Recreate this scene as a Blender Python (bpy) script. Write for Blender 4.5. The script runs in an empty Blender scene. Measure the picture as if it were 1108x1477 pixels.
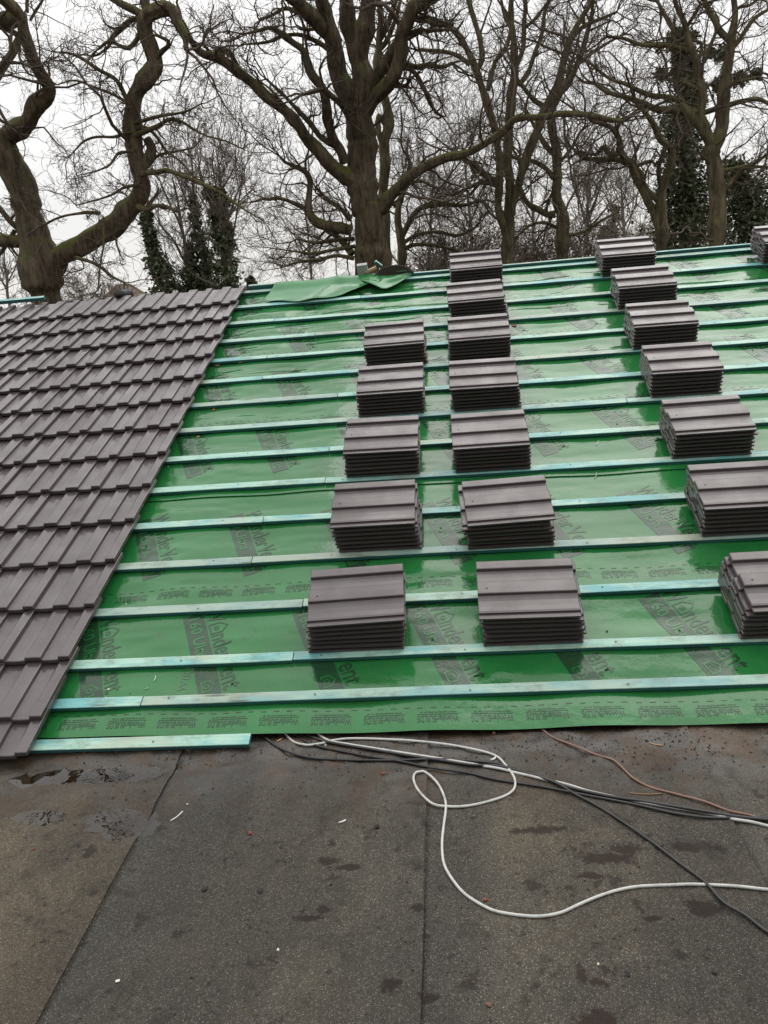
import bpy, bmesh, math, random
import numpy as np
from math import sin, cos, radians, pi, hypot, exp, atan2
from mathutils import Matrix, Vector

# ------------------------------------------------------------------ camera
PF, YAW, PITCH, ROLL = 1121.15, -0.0977887, -0.2946768, -0.0854964
CAM = np.array([0.0, -2.57199, 1.60073]); TH = 0.3634582
PW, PH = 1108.0, 1477.0
_cy, _sy, _cp, _sp = cos(YAW), sin(YAW), cos(PITCH), sin(PITCH)
FW = np.array([_sy*_cp, _cy*_cp, _sp]); _r0 = np.array([_cy, -_sy, 0.0]); _u0 = np.cross(_r0, FW)
RT = cos(ROLL)*_r0 + sin(ROLL)*_u0; UP = -sin(ROLL)*_r0 + cos(ROLL)*_u0
sc = bpy.context.scene
COL = sc.collection
cd = bpy.data.cameras.new('camera'); cam = bpy.data.objects.new('camera', cd); COL.objects.link(cam)
cd.sensor_fit = 'AUTO'; cd.sensor_width = 36.0; cd.lens = PF/PH*36.0
cd.clip_start = 0.05; cd.clip_end = 2000
M = Matrix.Identity(4)
for i in range(3):
    M[i][0], M[i][1], M[i][2], M[i][3] = RT[i], UP[i], -FW[i], CAM[i]
cam.matrix_world = M
sc.camera = cam

# ------------------------------------------------------------------ world, sun, exposure
SUN_EL, SUN_AZ = radians(52), radians(20)          # behind the ridge, a little to the right
w = bpy.data.worlds.new("World"); sc.world = w; w.use_nodes = True
nt = w.node_tree; nt.nodes.clear()
def wn(t, **k):
    n = nt.nodes.new(t)
    for a, b in k.items(): setattr(n, a, b)
    return n
sky = wn('ShaderNodeTexSky', sky_type='NISHITA', sun_disc=False)
sky.sun_elevation = SUN_EL; sky.sun_rotation = SUN_AZ
sk = wn('ShaderNodeMix', data_type='RGBA', blend_type='MULTIPLY'); sk.inputs[0].default_value = 1
sk.inputs[7].default_value = (0.10, 0.10, 0.10, 1)
nt.links.new(sky.outputs[0], sk.inputs[6])
tc = wn('ShaderNodeTexCoord'); sep = wn('ShaderNodeSeparateXYZ'); nt.links.new(tc.outputs['Generated'], sep.inputs[0])
rmp = wn('ShaderNodeFloatCurve')                      # overcast: dull near the horizon, much brighter overhead
cv = rmp.mapping.curves[0]
for i, p in enumerate([(0.0, 0.345), (0.12, 0.368), (0.28, 0.45), (0.55, 0.68), (1.0, 0.88)]):
    q = cv.points[i] if i < 2 else cv.points.new(*p)
    q.location = p
rmp.mapping.update()
nt.links.new(sep.outputs[2], rmp.inputs[1])
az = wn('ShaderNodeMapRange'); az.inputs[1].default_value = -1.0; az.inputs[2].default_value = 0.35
az.inputs[3].default_value = 0.95; az.inputs[4].default_value = 2.1         # sky dimmed behind the camera to keep the stack fronts dark
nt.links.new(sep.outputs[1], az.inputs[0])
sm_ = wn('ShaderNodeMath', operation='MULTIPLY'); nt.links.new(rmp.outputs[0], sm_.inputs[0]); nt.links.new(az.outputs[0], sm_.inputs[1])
nz = wn('ShaderNodeTexNoise'); nz.inputs['Scale'].default_value = 2.2; nz.inputs['Detail'].default_value = 4
nt.links.new(tc.outputs['Generated'], nz.inputs['Vector'])
nr = wn('ShaderNodeMapRange'); nr.inputs[1].default_value = 0.3; nr.inputs[2].default_value = 0.7
nr.inputs[3].default_value = 0.92; nr.inputs[4].default_value = 1.08
nt.links.new(nz.outputs['Fac'], nr.inputs[0])
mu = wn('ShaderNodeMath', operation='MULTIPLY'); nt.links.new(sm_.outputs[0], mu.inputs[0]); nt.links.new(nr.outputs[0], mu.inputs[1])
cl = wn('ShaderNodeMix', data_type='RGBA', blend_type='MULTIPLY'); cl.inputs[0].default_value = 1
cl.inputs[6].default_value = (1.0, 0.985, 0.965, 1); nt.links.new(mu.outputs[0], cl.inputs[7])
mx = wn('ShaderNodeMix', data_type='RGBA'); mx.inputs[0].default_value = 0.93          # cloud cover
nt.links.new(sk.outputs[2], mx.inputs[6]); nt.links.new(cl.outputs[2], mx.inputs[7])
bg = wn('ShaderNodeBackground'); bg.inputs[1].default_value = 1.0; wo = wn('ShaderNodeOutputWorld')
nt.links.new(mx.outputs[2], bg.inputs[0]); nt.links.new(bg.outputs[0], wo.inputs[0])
sd = bpy.data.lights.new('sun', 'SUN'); sd.energy = 0.6; sd.angle = radians(40); sd.color = (1, 0.97, 0.93)
so = bpy.data.objects.new('sun', sd); COL.objects.link(so)
so.rotation_euler = (radians(90)-SUN_EL, 0, pi - SUN_AZ); so.location = (0, 0, 30)
sc.view_settings.view_transform = 'Standard'; sc.view_settings.look = 'None'
sc.view_settings.exposure = 0.32; sc.view_settings.gamma = 1.0; sc.view_settings.use_curve_mapping = False

# ------------------------------------------------------------------ helpers
rng = np.random.default_rng(7); random.seed(7)
X = np.array([1.0, 0, 0]); S = np.array([0, cos(TH), sin(TH)]); N = np.array([0, -sin(TH), cos(TH)])
ROOF = Matrix(((1, 0, 0, 0), (0, cos(TH), -sin(TH), 0), (0, sin(TH), cos(TH), 0), (0, 0, 0, 1)))
FLATZ = -0.066
def ray(px, py): return FW*PF + RT*(px-PW/2) - UP*(py-PH/2)
def on_z(px, py, z):
    r = ray(px, py); return CAM + r*((z-CAM[2])/r[2])
def on_y(px, py, y):
    r = ray(px, py); return CAM + r*((y-CAM[1])/r[1])
def on_roof(px, py, t=0.0):
    r = ray(px, py); P = CAM + r*((t-CAM@N)/(r@N)); return P[0], P@S
def proj(P):
    q = np.asarray(P)-CAM; z = q@FW; return PW/2+PF*(q@RT)/z, PH/2-PF*(q@UP)/z

def tag(o, label=None, cat=None, group=None, kind=None):
    if label: o['label'] = label
    if cat: o['category'] = cat
    if group: o['group'] = group
    if kind: o['kind'] = kind
    return o
def link(name, me, mats=(), parent=None, roof=False):
    o = bpy.data.objects.new(name, me); COL.objects.link(o)
    for m in (mats if isinstance(mats, (list, tuple)) else [mats]): me.materials.append(m)
    if parent: o.parent = parent
    if roof: o.matrix_world = ROOF
    return o
def empty(name, loc=(0, 0, 0)):
    o = bpy.data.objects.new(name, None); COL.objects.link(o); o.location = loc; o.empty_display_size = 0.1
    return o
def mesh_np(name, V, faces, smooth=True, mat_idx=None):
    """faces: list of int arrays (n,4) or (n,3)"""
    me = bpy.data.meshes.new(name); V = np.asarray(V, dtype=np.float32)
    me.vertices.add(len(V)); me.vertices.foreach_set('co', V.ravel())
    loops = np.concatenate([f.ravel() for f in faces]).astype(np.int32)
    tot = np.concatenate([np.full(len(f), f.shape[1], dtype=np.int32) for f in faces])
    st = np.concatenate([[0], np.cumsum(tot)[:-1]]).astype(np.int32)
    me.loops.add(len(loops)); me.loops.foreach_set('vertex_index', loops)
    me.polygons.add(len(tot)); me.polygons.foreach_set('loop_start', st); me.polygons.foreach_set('loop_total', tot)
    me.polygons.foreach_set('use_smooth', np.full(len(tot), smooth, dtype=bool))
    if mat_idx is not None: me.polygons.foreach_set('material_index', np.asarray(mat_idx, dtype=np.int32))
    me.update(calc_edges=True); me.validate()
    return me
def bm_mesh(name, bm, smooth=False):
    me = bpy.data.meshes.new(name); bm.to_mesh(me); bm.free()
    for p in me.polygons: p.use_smooth = smooth
    return me
def box(bm, x0, x1, y0, y1, z0, z1, bev=0.0, rnd=0.0):
    vs = [bm.verts.new((x, y, z)) for z in (z0, z1) for y in (y0, y1) for x in (x0, x1)]
    fs = [(0, 2, 3, 1), (4, 5, 7, 6), (0, 1, 5, 4), (2, 6, 7, 3), (0, 4, 6, 2), (1, 3, 7, 5)]
    F = [bm.faces.new([vs[i] for i in f]) for f in fs]
    if bev:
        ed = list({e for f in F for e in f.edges})
        bmesh.ops.bevel(bm, geom=ed, offset=bev, segments=1, affect='EDGES')
_lat = np.random.default_rng(99).random((16, 256, 256)) * 2 - 1
def vn(x, y, k=0):
    x = np.asarray(x, dtype=float); y = np.asarray(y, dtype=float)
    xi = np.floor(x).astype(int); yi = np.floor(y).astype(int); fx = x-xi; fy = y-yi
    fx = fx*fx*fx*(fx*(fx*6-15)+10); fy = fy*fy*fy*(fy*(fy*6-15)+10)
    L = _lat[k % 16]; a = L[xi & 255, yi & 255]; b = L[(xi+1) & 255, yi & 255]; c = L[xi & 255, (yi+1) & 255]; d = L[(xi+1) & 255, (yi+1) & 255]
    return (a*(1-fx)+b*fx)*(1-fy)+(c*(1-fx)+d*fx)*fy
def sst(a, b, x):
    t = np.clip((np.asarray(x, dtype=float)-a)/(b-a), 0, 1); return t*t*(3-2*t)
def grid_faces(nu, nv, off=0):
    i = np.arange(nu-1)[:, None]; j = np.arange(nv-1)[None, :]
    a = i*nv+j; return (np.stack([a, a+nv, a+nv+1, a+1], -1).reshape(-1, 4) + off)

# ------------------------------------------------------------------ materials
class NM:
    def __init__(s, name):
        s.m = bpy.data.materials.new(name); s.m.use_nodes = True; s.t = s.m.node_tree; s.t.nodes.clear()
        s.out = s.n('ShaderNodeOutputMaterial'); s.b = s.n('ShaderNodeBsdfPrincipled'); s.l(s.b.outputs[0], s.out.inputs[0])
        s.tc = s.n('ShaderNodeTexCoord')
    def n(s, t, **k):
        x = s.t.nodes.new(t)
        for a, b in k.items(): setattr(x, a, b)
        return x
    def l(s, a, b): s.t.links.new(a, b)
    def mapping(s, scale=(1, 1, 1), loc=None, src=None):
        m = s.n('ShaderNodeMapping'); m.inputs['Scale'].default_value = scale
        s.l(src or s.tc.outputs['Object'], m.inputs['Vector'])
        if loc is not None: s.l(loc, m.inputs['Location'])
        return m.outputs[0]
    def noise(s, scale, detail=3, rough=0.55, vec=None, dist=0.0):
        x = s.n('ShaderNodeTexNoise'); x.inputs['Scale'].default_value = scale; x.inputs['Detail'].default_value = detail
        x.inputs['Roughness'].default_value = rough; x.inputs['Distortion'].default_value = dist
        s.l(vec if vec is not None else s.tc.outputs['Object'], x.inputs['Vector']); return x.outputs['Fac']
    def voro(s, scale, vec=None, feature='F1', out='Distance'):
        x = s.n('ShaderNodeTexVoronoi', feature=feature); x.inputs['Scale'].default_value = scale
        s.l(vec if vec is not None else s.tc.outputs['Object'], x.inputs['Vector']); return x.outputs[out]
    def ramp(s, fac, stops):
        r = s.n('ShaderNodeValToRGB'); e = r.color_ramp.elements
        while len(e) < len(stops): e.new(0.5)
        for q, (p, c) in zip(e, stops):
            q.position = p; q.color = (c, c, c, 1) if isinstance(c, (int, float)) else (*c, 1)
        s.l(fac, r.inputs[0]); return r.outputs[0]
    def mix(s, fac, a, b, mode='MIX'):
        x = s.n('ShaderNodeMix', data_type='RGBA', blend_type=mode)
        for sock, v in ((x.inputs[0], fac), (x.inputs[6], a), (x.inputs[7], b)):
            if hasattr(v, 'is_linked'): s.l(v, sock)
            elif isinstance(v, (int, float)): sock.default_value = v if sock.type == 'VALUE' else (v, v, v, 1)
            else: sock.default_value = (*v, 1)
        return x.outputs[2]
    def math(s, op, a, b=0.0, c=None):
        x = s.n('ShaderNodeMath', operation=op)
        for i, v in enumerate((a, b) if c is None else (a, b, c)):
            if hasattr(v, 'is_linked'): s.l(v, x.inputs[i])
            else: x.inputs[i].default_value = v
        return x.outputs[0]
    def mr(s, v, a, b, c, d):
        x = s.n('ShaderNodeMapRange'); s.l(v, x.inputs[0])
        for i, q in enumerate((a, b, c, d)): x.inputs[i+1].default_value = q
        return x.outputs[0]
    def bump(s, h, strength, dist, prev=None):
        x = s.n('ShaderNodeBump'); x.inputs['Strength'].default_value = strength; x.inputs['Distance'].default_value = dist
        s.l(h, x.inputs['Height'])
        if prev is not None: s.l(prev, x.inputs['Normal'])
        return x.outputs[0]
    def set(s, **k):
        for a, v in k.items():
            sock = s.b.inputs[a.replace('_', ' ')]
            if hasattr(v, 'is_linked'): s.l(v, sock)
            elif isinstance(v, (tuple, list)): sock.default_value = (*v, 1) if len(v) == 3 else v
            else: sock.default_value = v
        return s
def simple(name, col, rough=0.6, var=0.25, scale=20, bump=0.0, spec=0.5):
    k = NM(name); f = k.noise(scale, 4)
    c = k.mix(f, tuple(x*(1-var) for x in col), tuple(min(1, x*(1+var)) for x in col))
    k.set(Base_Color=c, Roughness=rough, Specular_IOR_Level=spec)
    if bump: k.set(Normal=k.bump(k.noise(scale*3, 4), bump, 0.01))
    return k.m

def m_membrane(name, c0, c1):
    k = NM(name)
    f = k.noise(3.0, 4); g = k.noise(60, 3)
    c = k.mix(k.ramp(f, [(0.3, 0.0), (0.7, 1.0)]), c0, c1)
    c = k.mix(k.mr(g, 0.35, 0.7, 0, 0.25), c, tuple(x*0.8 for x in c0))
    dirt = k.ramp(k.noise(9, 6, 0.7), [(0.60, 0.0), (0.72, 0.45)])
    c = k.mix(dirt, c, (0.03, 0.06, 0.03))
    dust = k.math('MULTIPLY', k.ramp(k.noise(2.1, 6, 0.75, k.mapping((1, 1, 1))), [(0.48, 0.0), (0.66, 0.55)]), k.mr(k.noise(45, 4, 0.7), 0.35, 0.65, 0.1, 1.0))
    c = k.mix(dust, c, (0.05, 0.105, 0.055))
    ro = k.mr(k.noise(7, 4), 0.3, 0.7, 0.06, 0.21)
    b1 = k.bump(k.noise(16, 3, 0.5), 0.10, 0.02)
    b2 = k.bump(k.noise(160, 2), 0.06, 0.003, b1)
    k.set(Base_Color=c, Roughness=ro, Normal=b2, IOR=1.5, Specular_IOR_Level=0.42)
    return k.m
MEM = m_membrane('green_membrane', (0.013, 0.124, 0.028), (0.020, 0.158, 0.041))
MEMF = m_membrane('loose_membrane', (0.022, 0.17, 0.05), (0.03, 0.20, 0.062))
PRINT = m_membrane('print_ink', (0.012, 0.046, 0.020), (0.017, 0.056, 0.025))

def m_tile():
    k = NM('concrete_tile')
    oi = k.n('ShaderNodeObjectInfo')
    cmb = k.n('ShaderNodeCombineXYZ'); 
    r1 = k.math('MULTIPLY', oi.outputs['Random'], 37.0)
    for i in range(3): k.l(r1, cmb.inputs[i])
    v = k.mapping((1, 1, 1), cmb.outputs[0])
    f = k.noise(6, 5, 0.6, v); g = k.noise(420, 3, 0.6, v)
    c = k.mix(f, (0.051, 0.0355, 0.0372), (0.077, 0.056, 0.0585))
    c = k.mix(k.mr(g, 0.35, 0.7, 0.0, 0.55), c, (0.036, 0.030, 0.031))
    c = k.mix(k.mr(oi.outputs['Random'], 0, 1, 0.0, 0.38), c, (0.05, 0.044, 0.042))
    spots = k.ramp(k.voro(26, v), [(0.05, 1.0), (0.075, 0.0)])
    spots = k.math('MULTIPLY', spots, k.ramp(k.noise(4, 2, 0.5, v), [(0.55, 0.0), (0.6, 0.8)]))
    c = k.mix(spots, c, (0.03, 0.027, 0.026))
    ro = k.mr(k.noise(11, 4, 0.6, v), 0.3, 0.7, 0.20, 0.40)
    n1 = k.bump(k.noise(55, 3, 0.6, v), 0.12, 0.004)
    n2 = k.bump(g, 0.22, 0.0015, n1)
    n3 = k.bump(k.noise(30, 3, 0.6, v), 0.06, 0.004)
    k.set(Base_Color=c, Roughness=0.5, Normal=n2, Specular_IOR_Level=0.35, Coat_Weight=k.mr(k.noise(5, 4, 0.6, v), 0.3, 0.7, 0.40, 0.9), Coat_Roughness=k.mr(k.noise(11, 4, 0.6, v), 0.3, 0.7, 0.07, 0.24), Coat_IOR=1.5, Coat_Normal=n3)
    return k.m
TILE = m_tile()
DARKHOLE = simple('nail_hole_shade', (0.01, 0.009, 0.009), 0.9)

def m_batten():
    k = NM('treated_batten')
    oi = k.n('ShaderNodeObjectInfo'); cmb = k.n('ShaderNodeCombineXYZ')
    r1 = k.math('MULTIPLY', oi.outputs['Random'], 91.0)
    for i in range(3): k.l(r1, cmb.inputs[i])
    va = k.mapping((1, 1, 1), cmb.outputs[0])
    vg = k.mapping((3.0, 90, 90), cmb.outputs[0]); vp = k.mapping((1.6, 6, 6), cmb.outputs[0])
    grain = k.noise(1.0, 6, 0.7, vg)
    base = k.mix(k.ramp(grain, [(0.36, 0.0), (0.62, 1.0)]), (0.205, 0.43, 0.35), (0.37, 0.54, 0.455))
    blue = k.ramp(k.noise(1.5, 4, 0.65, vp), [(0.47, 0.0), (0.60, 0.85)])
    c = k.mix(blue, base, (0.085, 0.33, 0.35))
    tan = k.ramp(k.noise(0.9, 4, 0.7, k.mapping((1.3, 5, 5), r1)), [(0.50, 0.0), (0.66, 0.75)])
    c = k.mix(tan, c, (0.34, 0.33, 0.235))
    old = k.ramp(k.math('FRACT', k.math('MULTIPLY', oi.outputs['Random'], 7.31)), [(0.72, 0.0), (0.95, 0.6)])
    c = k.mix(old, c, (0.25, 0.28, 0.235))
    dirt = k.ramp(k.noise(5, 6, 0.75, k.mapping((1.5, 3, 3), cmb.outputs[0])), [(0.50, 0.0), (0.74, 0.85)])
    c = k.mix(dirt, c, (0.10, 0.125, 0.08))
    kn = k.ramp(k.voro(2.2, k.mapping((1, 8, 8), cmb.outputs[0])), [(0.06, 1.0), (0.14, 0.0)])
    c = k.mix(k.math('MULTIPLY', kn, 0.8), c, (0.06, 0.075, 0.06))
    # faces turned off the top: deeper treatment teal, with shade painted in as darkening
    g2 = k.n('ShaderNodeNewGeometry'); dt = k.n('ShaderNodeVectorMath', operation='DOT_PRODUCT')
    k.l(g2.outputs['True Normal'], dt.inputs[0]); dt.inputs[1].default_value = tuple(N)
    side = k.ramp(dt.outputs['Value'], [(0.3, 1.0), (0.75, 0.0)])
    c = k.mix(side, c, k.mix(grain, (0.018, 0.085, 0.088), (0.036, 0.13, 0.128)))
    k.set(Base_Color=c, Roughness=k.mr(grain, 0, 1, 0.25, 0.5), Normal=k.bump(grain, 0.25, 0.003), Specular_IOR_Level=0.45)
    return k.m
BATTEN = m_batten()
NAIL = simple('nail_head', (0.10, 0.10, 0.09), 0.5)

def m_felt():
    k = NM('mineral_felt')
    P = k.tc.outputs['Object']
    sx = k.n('ShaderNodeSeparateXYZ'); k.l(P, sx.inputs[0])
    g = k.voro(520, P, out='Color'); gs = k.n('ShaderNodeSeparateColor'); k.l(g, gs.inputs[0])
    gm_ = k.noise(150, 3, 0.7, P); gl_ = k.noise(38, 4, 0.7, P)
    gr = k.math('ADD', k.math('MULTIPLY', gs.outputs[0], 0.62), k.mr(gm_, 0.3, 0.7, -0.06, 0.44))
    base = k.mix(gr, (0.008, 0.0073, 0.0062), (0.104, 0.092, 0.074)); base = k.mix(k.mr(k.noise(95, 3, 0.75, P), 0.36, 0.64, 0.0, 0.62), base, (0.014, 0.013, 0.0115))
    base = k.mix(k.mr(gl_, 0.35, 0.65, 0.0, 0.55), base, (0.024, 0.021, 0.018))
    big = k.noise(1.3, 7, 0.68, P, 0.6)
    stk = k.noise(1.0, 4, 0.6, k.mapping((14, 1.6, 1)))
    base = k.mix(k.ramp(stk, [(0.50, 0.0), (0.66, 0.45)]), base, (0.020, 0.0185, 0.0165))
    base = k.mix(k.ramp(big, [(0.42, 0.0), (0.60, 0.85)]), base, k.mix(gr, (0.018, 0.0145, 0.010), (0.086, 0.071, 0.052)))
    big2 = k.noise(2.7, 6, 0.7, P, 0.8)
    base = k.mix(k.ramp(big2, [(0.50, 0.0), (0.68, 0.65)]), base, (0.026, 0.021, 0.016))
    # strips of felt of different age (seams at fixed x), cleaner beside each seam
    fr_ = k.math('FRACT', k.math('DIVIDE', k.math('ADD', sx.outputs[0], 1.085+9.33), 0.933))
    clean = k.ramp(k.math('ADD', fr_, k.mr(k.noise(4, 5, 0.7, P), 0.3, 0.7, -0.10, 0.10)), [(0.05, 0.75), (0.34, 0.0)])
    base = k.mix(clean, base, k.mix(gr, (0.009, 0.0086, 0.0078), (0.066, 0.061, 0.053)))
    base = k.mix(k.ramp(fr_, [(0.0, 0.95), (0.016, 0.0)]), base, (0.010, 0.009, 0.008))
    st = k.math('FLOOR', k.math('DIVIDE', k.math('ADD', sx.outputs[0], 1.085), 0.933))
    wn_ = k.n('ShaderNodeTexWhiteNoise', noise_dimensions='1D'); k.l(st, wn_.inputs['W'])
    base = k.mix(k.math('MULTIPLY', wn_.outputs['Value'], 0.35), base, (0.055, 0.052, 0.045))
    brown = k.ramp(sx.outputs[0], [(0.0, 0.0), (0.001, 0.0)])
    lf = k.mr(sx.outputs[0], -1.084, -1.086, 0.0, 0.62)
    base = k.mix(lf, base, k.mix(gs.outputs[2], (0.026, 0.020, 0.013), (0.098, 0.077, 0.053)))
    spk = k.ramp(gs.outputs[1], [(0.90, 0.0), (0.99, 1.0)])
    base = k.mix(k.math('MULTIPLY', spk, 0.7), base, (0.22, 0.21, 0.19))
    # moss / silt marks
    bl = k.ramp(k.noise(11, 5, 0.7, P), [(0.60, 0.0), (0.65, 0.8)])
    base = k.mix(bl, base, (0.014, 0.010, 0.008))
    fl = k.ramp(k.noise(34, 4, 0.7, P), [(0.63, 0.0), (0.68, 0.8)])
    base = k.mix(fl, base, (0.011, 0.0085, 0.007))
    wob = k.noise(26, 5, 0.7, P); dmin = None
    for (px, py, rx, ry) in [(872, 1240, .075, .022), (900, 1226, .05, .016), (1020, 1312, .04, .028), (788, 1196, .085, .017), (1005, 1222, .09, .020), (468, 1312, .022, .013), (500, 1250, .035, .012), (472, 1242, .03, .012),
                             (560, 1422, .022, .020), (866, 1418, .020, .016), (838, 1405, .014, .02), (850, 1265, .03, .012), (858, 1470, .04, .022), (620, 1440, .02, .013), (445, 1323, .04, .010), (604, 1160, .05, .014), (940, 1325, .015, .008), (600, 1310, .02, .012)]:
        q = on_z(px, py, FLATZ)
        vm = k.n('ShaderNodeMapping', vector_type='POINT'); vm.inputs['Scale'].default_value = (1/rx, 1/ry, 0)
        vm.inputs['Location'].default_value = (-q[0]/rx, -q[1]/ry, 0); k.l(P, vm.inputs['Vector'])
        ln = k.n('ShaderNodeVectorMath', operation='LENGTH'); k.l(vm.outputs[0], ln.inputs[0])
        dmin = ln.outputs['Value'] if dmin is None else k.math('MINIMUM', dmin, ln.outputs['Value'])
    spot = k.ramp(k.math('ADD', k.math('MULTIPLY', dmin, 0.30), k.mr(wob, 0.25, 0.75, -0.36, 0.36)), [(0.22, 0.9), (0.40, 0.0)])
    base = k.mix(spot, base, (0.014, 0.008, 0.006))
    # wet band next to the eaves
    edge = k.math('ADD', sx.outputs[1], k.mr(k.noise(3.5, 4, 0.6, P), 0.2, 0.8, -0.14, 0.14))
    wet = k.mr(edge, -0.52, -0.12, 0.0, 1.0)
    silt = k.math('MULTIPLY', wet, k.ramp(k.noise(7, 6, 0.7, P), [(0.46, 0.0), (0.6, 1.0)]))
    base = k.mix(k.math('MULTIPLY', wet, 0.72), base, (0.013, 0.011, 0.0095))
    base = k.mix(k.math('MULTIPLY', silt, 0.85), base, k.mix(gr, (0.022, 0.012, 0.007), (0.085, 0.052, 0.028)))
    ro = k.mr(k.math('ADD', wet, k.mr(k.noise(5, 4, 0.6, P), 0.3, 0.7, -0.35, 0.35)), 0.2, 1.1, 0.72, 0.16)
    ro = k.mr(k.math('MULTIPLY', silt, 0.8), 0, 1, 0, 1) if False else k.math('ADD', ro, k.math('MULTIPLY', silt, 0.35))
    n1 = k.bump(k.noise(25, 4, 0.6, P), 0.25, 0.01)
    n2 = k.bump(k.voro(520, P), 0.4, 0.0015, n1)
    pale = k.ramp(k.noise(0.9, 6, 0.7, k.mapping((1.8, 0.8, 1)), 0.5), [(0.44, 0.0), (0.62, 1.0)])
    tint = k.mix(pale, (0.90, 0.905, 0.90), (1.42, 1.40, 1.31)); base = k.mix(1.0, base, tint, 'MULTIPLY')
    blot = k.ramp(k.noise(5.5, 6, 0.75, P, 0.7), [(0.54, 0.0), (0.66, 0.7)]); base = k.mix(blot, base, k.mix(gr, (0.008, 0.0072, 0.006), (0.045, 0.039, 0.031)))
    pits = k.ramp(k.noise(70, 3, 0.7, P), [(0.64, 0.0), (0.70, 0.85)]); base = k.mix(pits, base, (0.007, 0.006, 0.005))
    k.set(Base_Color=base, Roughness=ro, Normal=n2, Specular_IOR_Level=k.mr(wet, 0, 1, 0.22, 0.5))
    return k.m
FELT = m_felt()

def m_water():
    k = NM('shallow_water')
    fr = k.n('ShaderNodeFresnel'); fr.inputs[0].default_value = 1.42
    gl = k.n('ShaderNodeBsdfGlossy'); gl.inputs['Roughness'].default_value = 0.01; gl.inputs['Color'].default_value = (1, 1, 1, 1)
    tr = k.n('ShaderNodeBsdfTransparent'); tr.inputs[0].default_value = (0.72, 0.67, 0.60, 1)
    ms = k.n('ShaderNodeMixShader'); k.l(fr.outputs[0], ms.inputs[0]); k.l(tr.outputs[0], ms.inputs[1]); k.l(gl.outputs[0], ms.inputs[2])
    b = k.bump(k.noise(18, 2), 0.03, 0.01); k.l(b, gl.inputs['Normal']); k.l(b, fr.inputs['Normal'])
    k.l(ms.outputs[0], k.out.inputs[0]); return k.m
WATER = m_water()

def m_bark(name, a, b, moss):
    k = NM(name)
    P = k.tc.outputs['Object']
    f = k.noise(9, 7, 0.75, k.mapping((1, 1, 0.20)), 0.5); g = k.noise(2.2, 4, 0.6, P)
    c = k.mix(k.ramp(f, [(0.38, 0.0), (0.60, 1.0)]), a, b); c = k.mix(k.mr(k.noise(1.1, 4, 0.6), 0.35, 0.65, 0, 0.5), c, a)
    gm = k.n('ShaderNodeNewGeometry'); sn = k.n('ShaderNodeSeparateXYZ'); k.l(gm.outputs['Normal'], sn.inputs[0])
    up = k.mr(sn.outputs[2], -0.1, 0.7, -0.22, 0.30)
    mm = k.ramp(k.math('ADD', up, g), [(0.50, 0.0), (0.68, moss)])
    c = k.mix(mm, c, k.mix(f, (0.065, 0.078, 0.020), (0.17, 0.17, 0.042)))
    k.set(Base_Color=c, Roughness=0.85, Normal=k.bump(f, 1.0, 0.07), Specular_IOR_Level=0.2)
    return k.m
BARK = m_bark('oak_bark', (0.050, 0.040, 0.028), (0.230, 0.180, 0.120), 0.9)
BARK2 = m_bark('mossy_bark', (0.070, 0.060, 0.037), (0.250, 0.212, 0.125), 0.9)
TWIG = simple('twig_bark', (0.115, 0.090, 0.070), 0.85, 0.3, 3, spec=0.2)  # twig colours are lightened to stand in for haze
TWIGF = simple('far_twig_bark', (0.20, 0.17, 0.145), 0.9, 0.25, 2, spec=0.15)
def m_leaf(name, a, b, rough=0.45):
    k = NM(name); c = k.mix(k.noise(1.7, 4, 0.7), a, b); c2 = k.mix(k.mr(k.noise(14, 2), 0.35, 0.65, 0, 0.6), c, tuple(x*0.5 for x in a))
    k.set(Base_Color=c2, Roughness=rough, Specular_IOR_Level=0.4); return k.m
IVY = m_leaf('ivy_leaf', (0.042, 0.062, 0.028), (0.12, 0.14, 0.058))  # leaf colour lightened, haze over the evergreens put into it
NEEDLE = m_leaf('needle_leaf', (0.022, 0.036, 0.022), (0.045, 0.058, 0.032), 0.6)
DEADLEAF = m_leaf('dry_leaf', (0.07, 0.045, 0.025), (0.13, 0.085, 0.045), 0.7)

# ------------------------------------------------------------------ building and pitched roof body
G, B2 = 0.3125734, 0.3105348
def bat(n): return 0.1038 if n == 1 else B2 + (n-2)*G
RIDGE_V = 4.435
GROUND = -3.1
ry, rz = RIDGE_V*cos(TH), RIDGE_V*sin(TH)
bld = empty('building', (0, 3.5, GROUND)); tag(bld, 'low building under the green covered pitched roof', 'building')
bm = bmesh.new()
def prism(bm, pts, x0, x1):
    a = [bm.verts.new((x0, y, z)) for y, z in pts]; b = [bm.verts.new((x1, y, z)) for y, z in pts]
    bm.faces.new(a[::-1]); bm.faces.new(b)
    for i in range(len(pts)):
        j = (i+1) % len(pts); bm.faces.new((a[i], a[j], b[j], b[i]))
def rp(v, n): p = S*v + N*n; return (p[1], p[2])
# roof deck 7 cm under the batten tops, with a back slope
pts = [rp(0.06, -0.09), rp(RIDGE_V-0.01, -0.09)]
pts.append((2*ry-pts[0][0]+0.1, pts[0][1])); pts += [(pts[2][0], -0.3), (pts[0][0], -0.3)]
prism(bm, pts, -8, 7)
DECKM = simple('roof_deck_timber', (0.10, 0.075, 0.05), 0.8, 0.3, 8)
d = link('roof', bm_mesh('roof', bm), DECKM); d.parent = bld; d.matrix_parent_inverse = Matrix.Translation((0, -3.5, -GROUND))
bm = bmesh.new(); box(bm, -7.8, 6.8, 0.35, 2*ry-0.25, GROUND, -0.32)
BRICK = simple('wall_brick', (0.24, 0.10, 0.065), 0.85, 0.3, 15, 0.3)
d = link('wall', bm_mesh('wall', bm), BRICK); d.parent = bld; d.matrix_parent_inverse = Matrix.Translation((0, -3.5, -GROUND))

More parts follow.
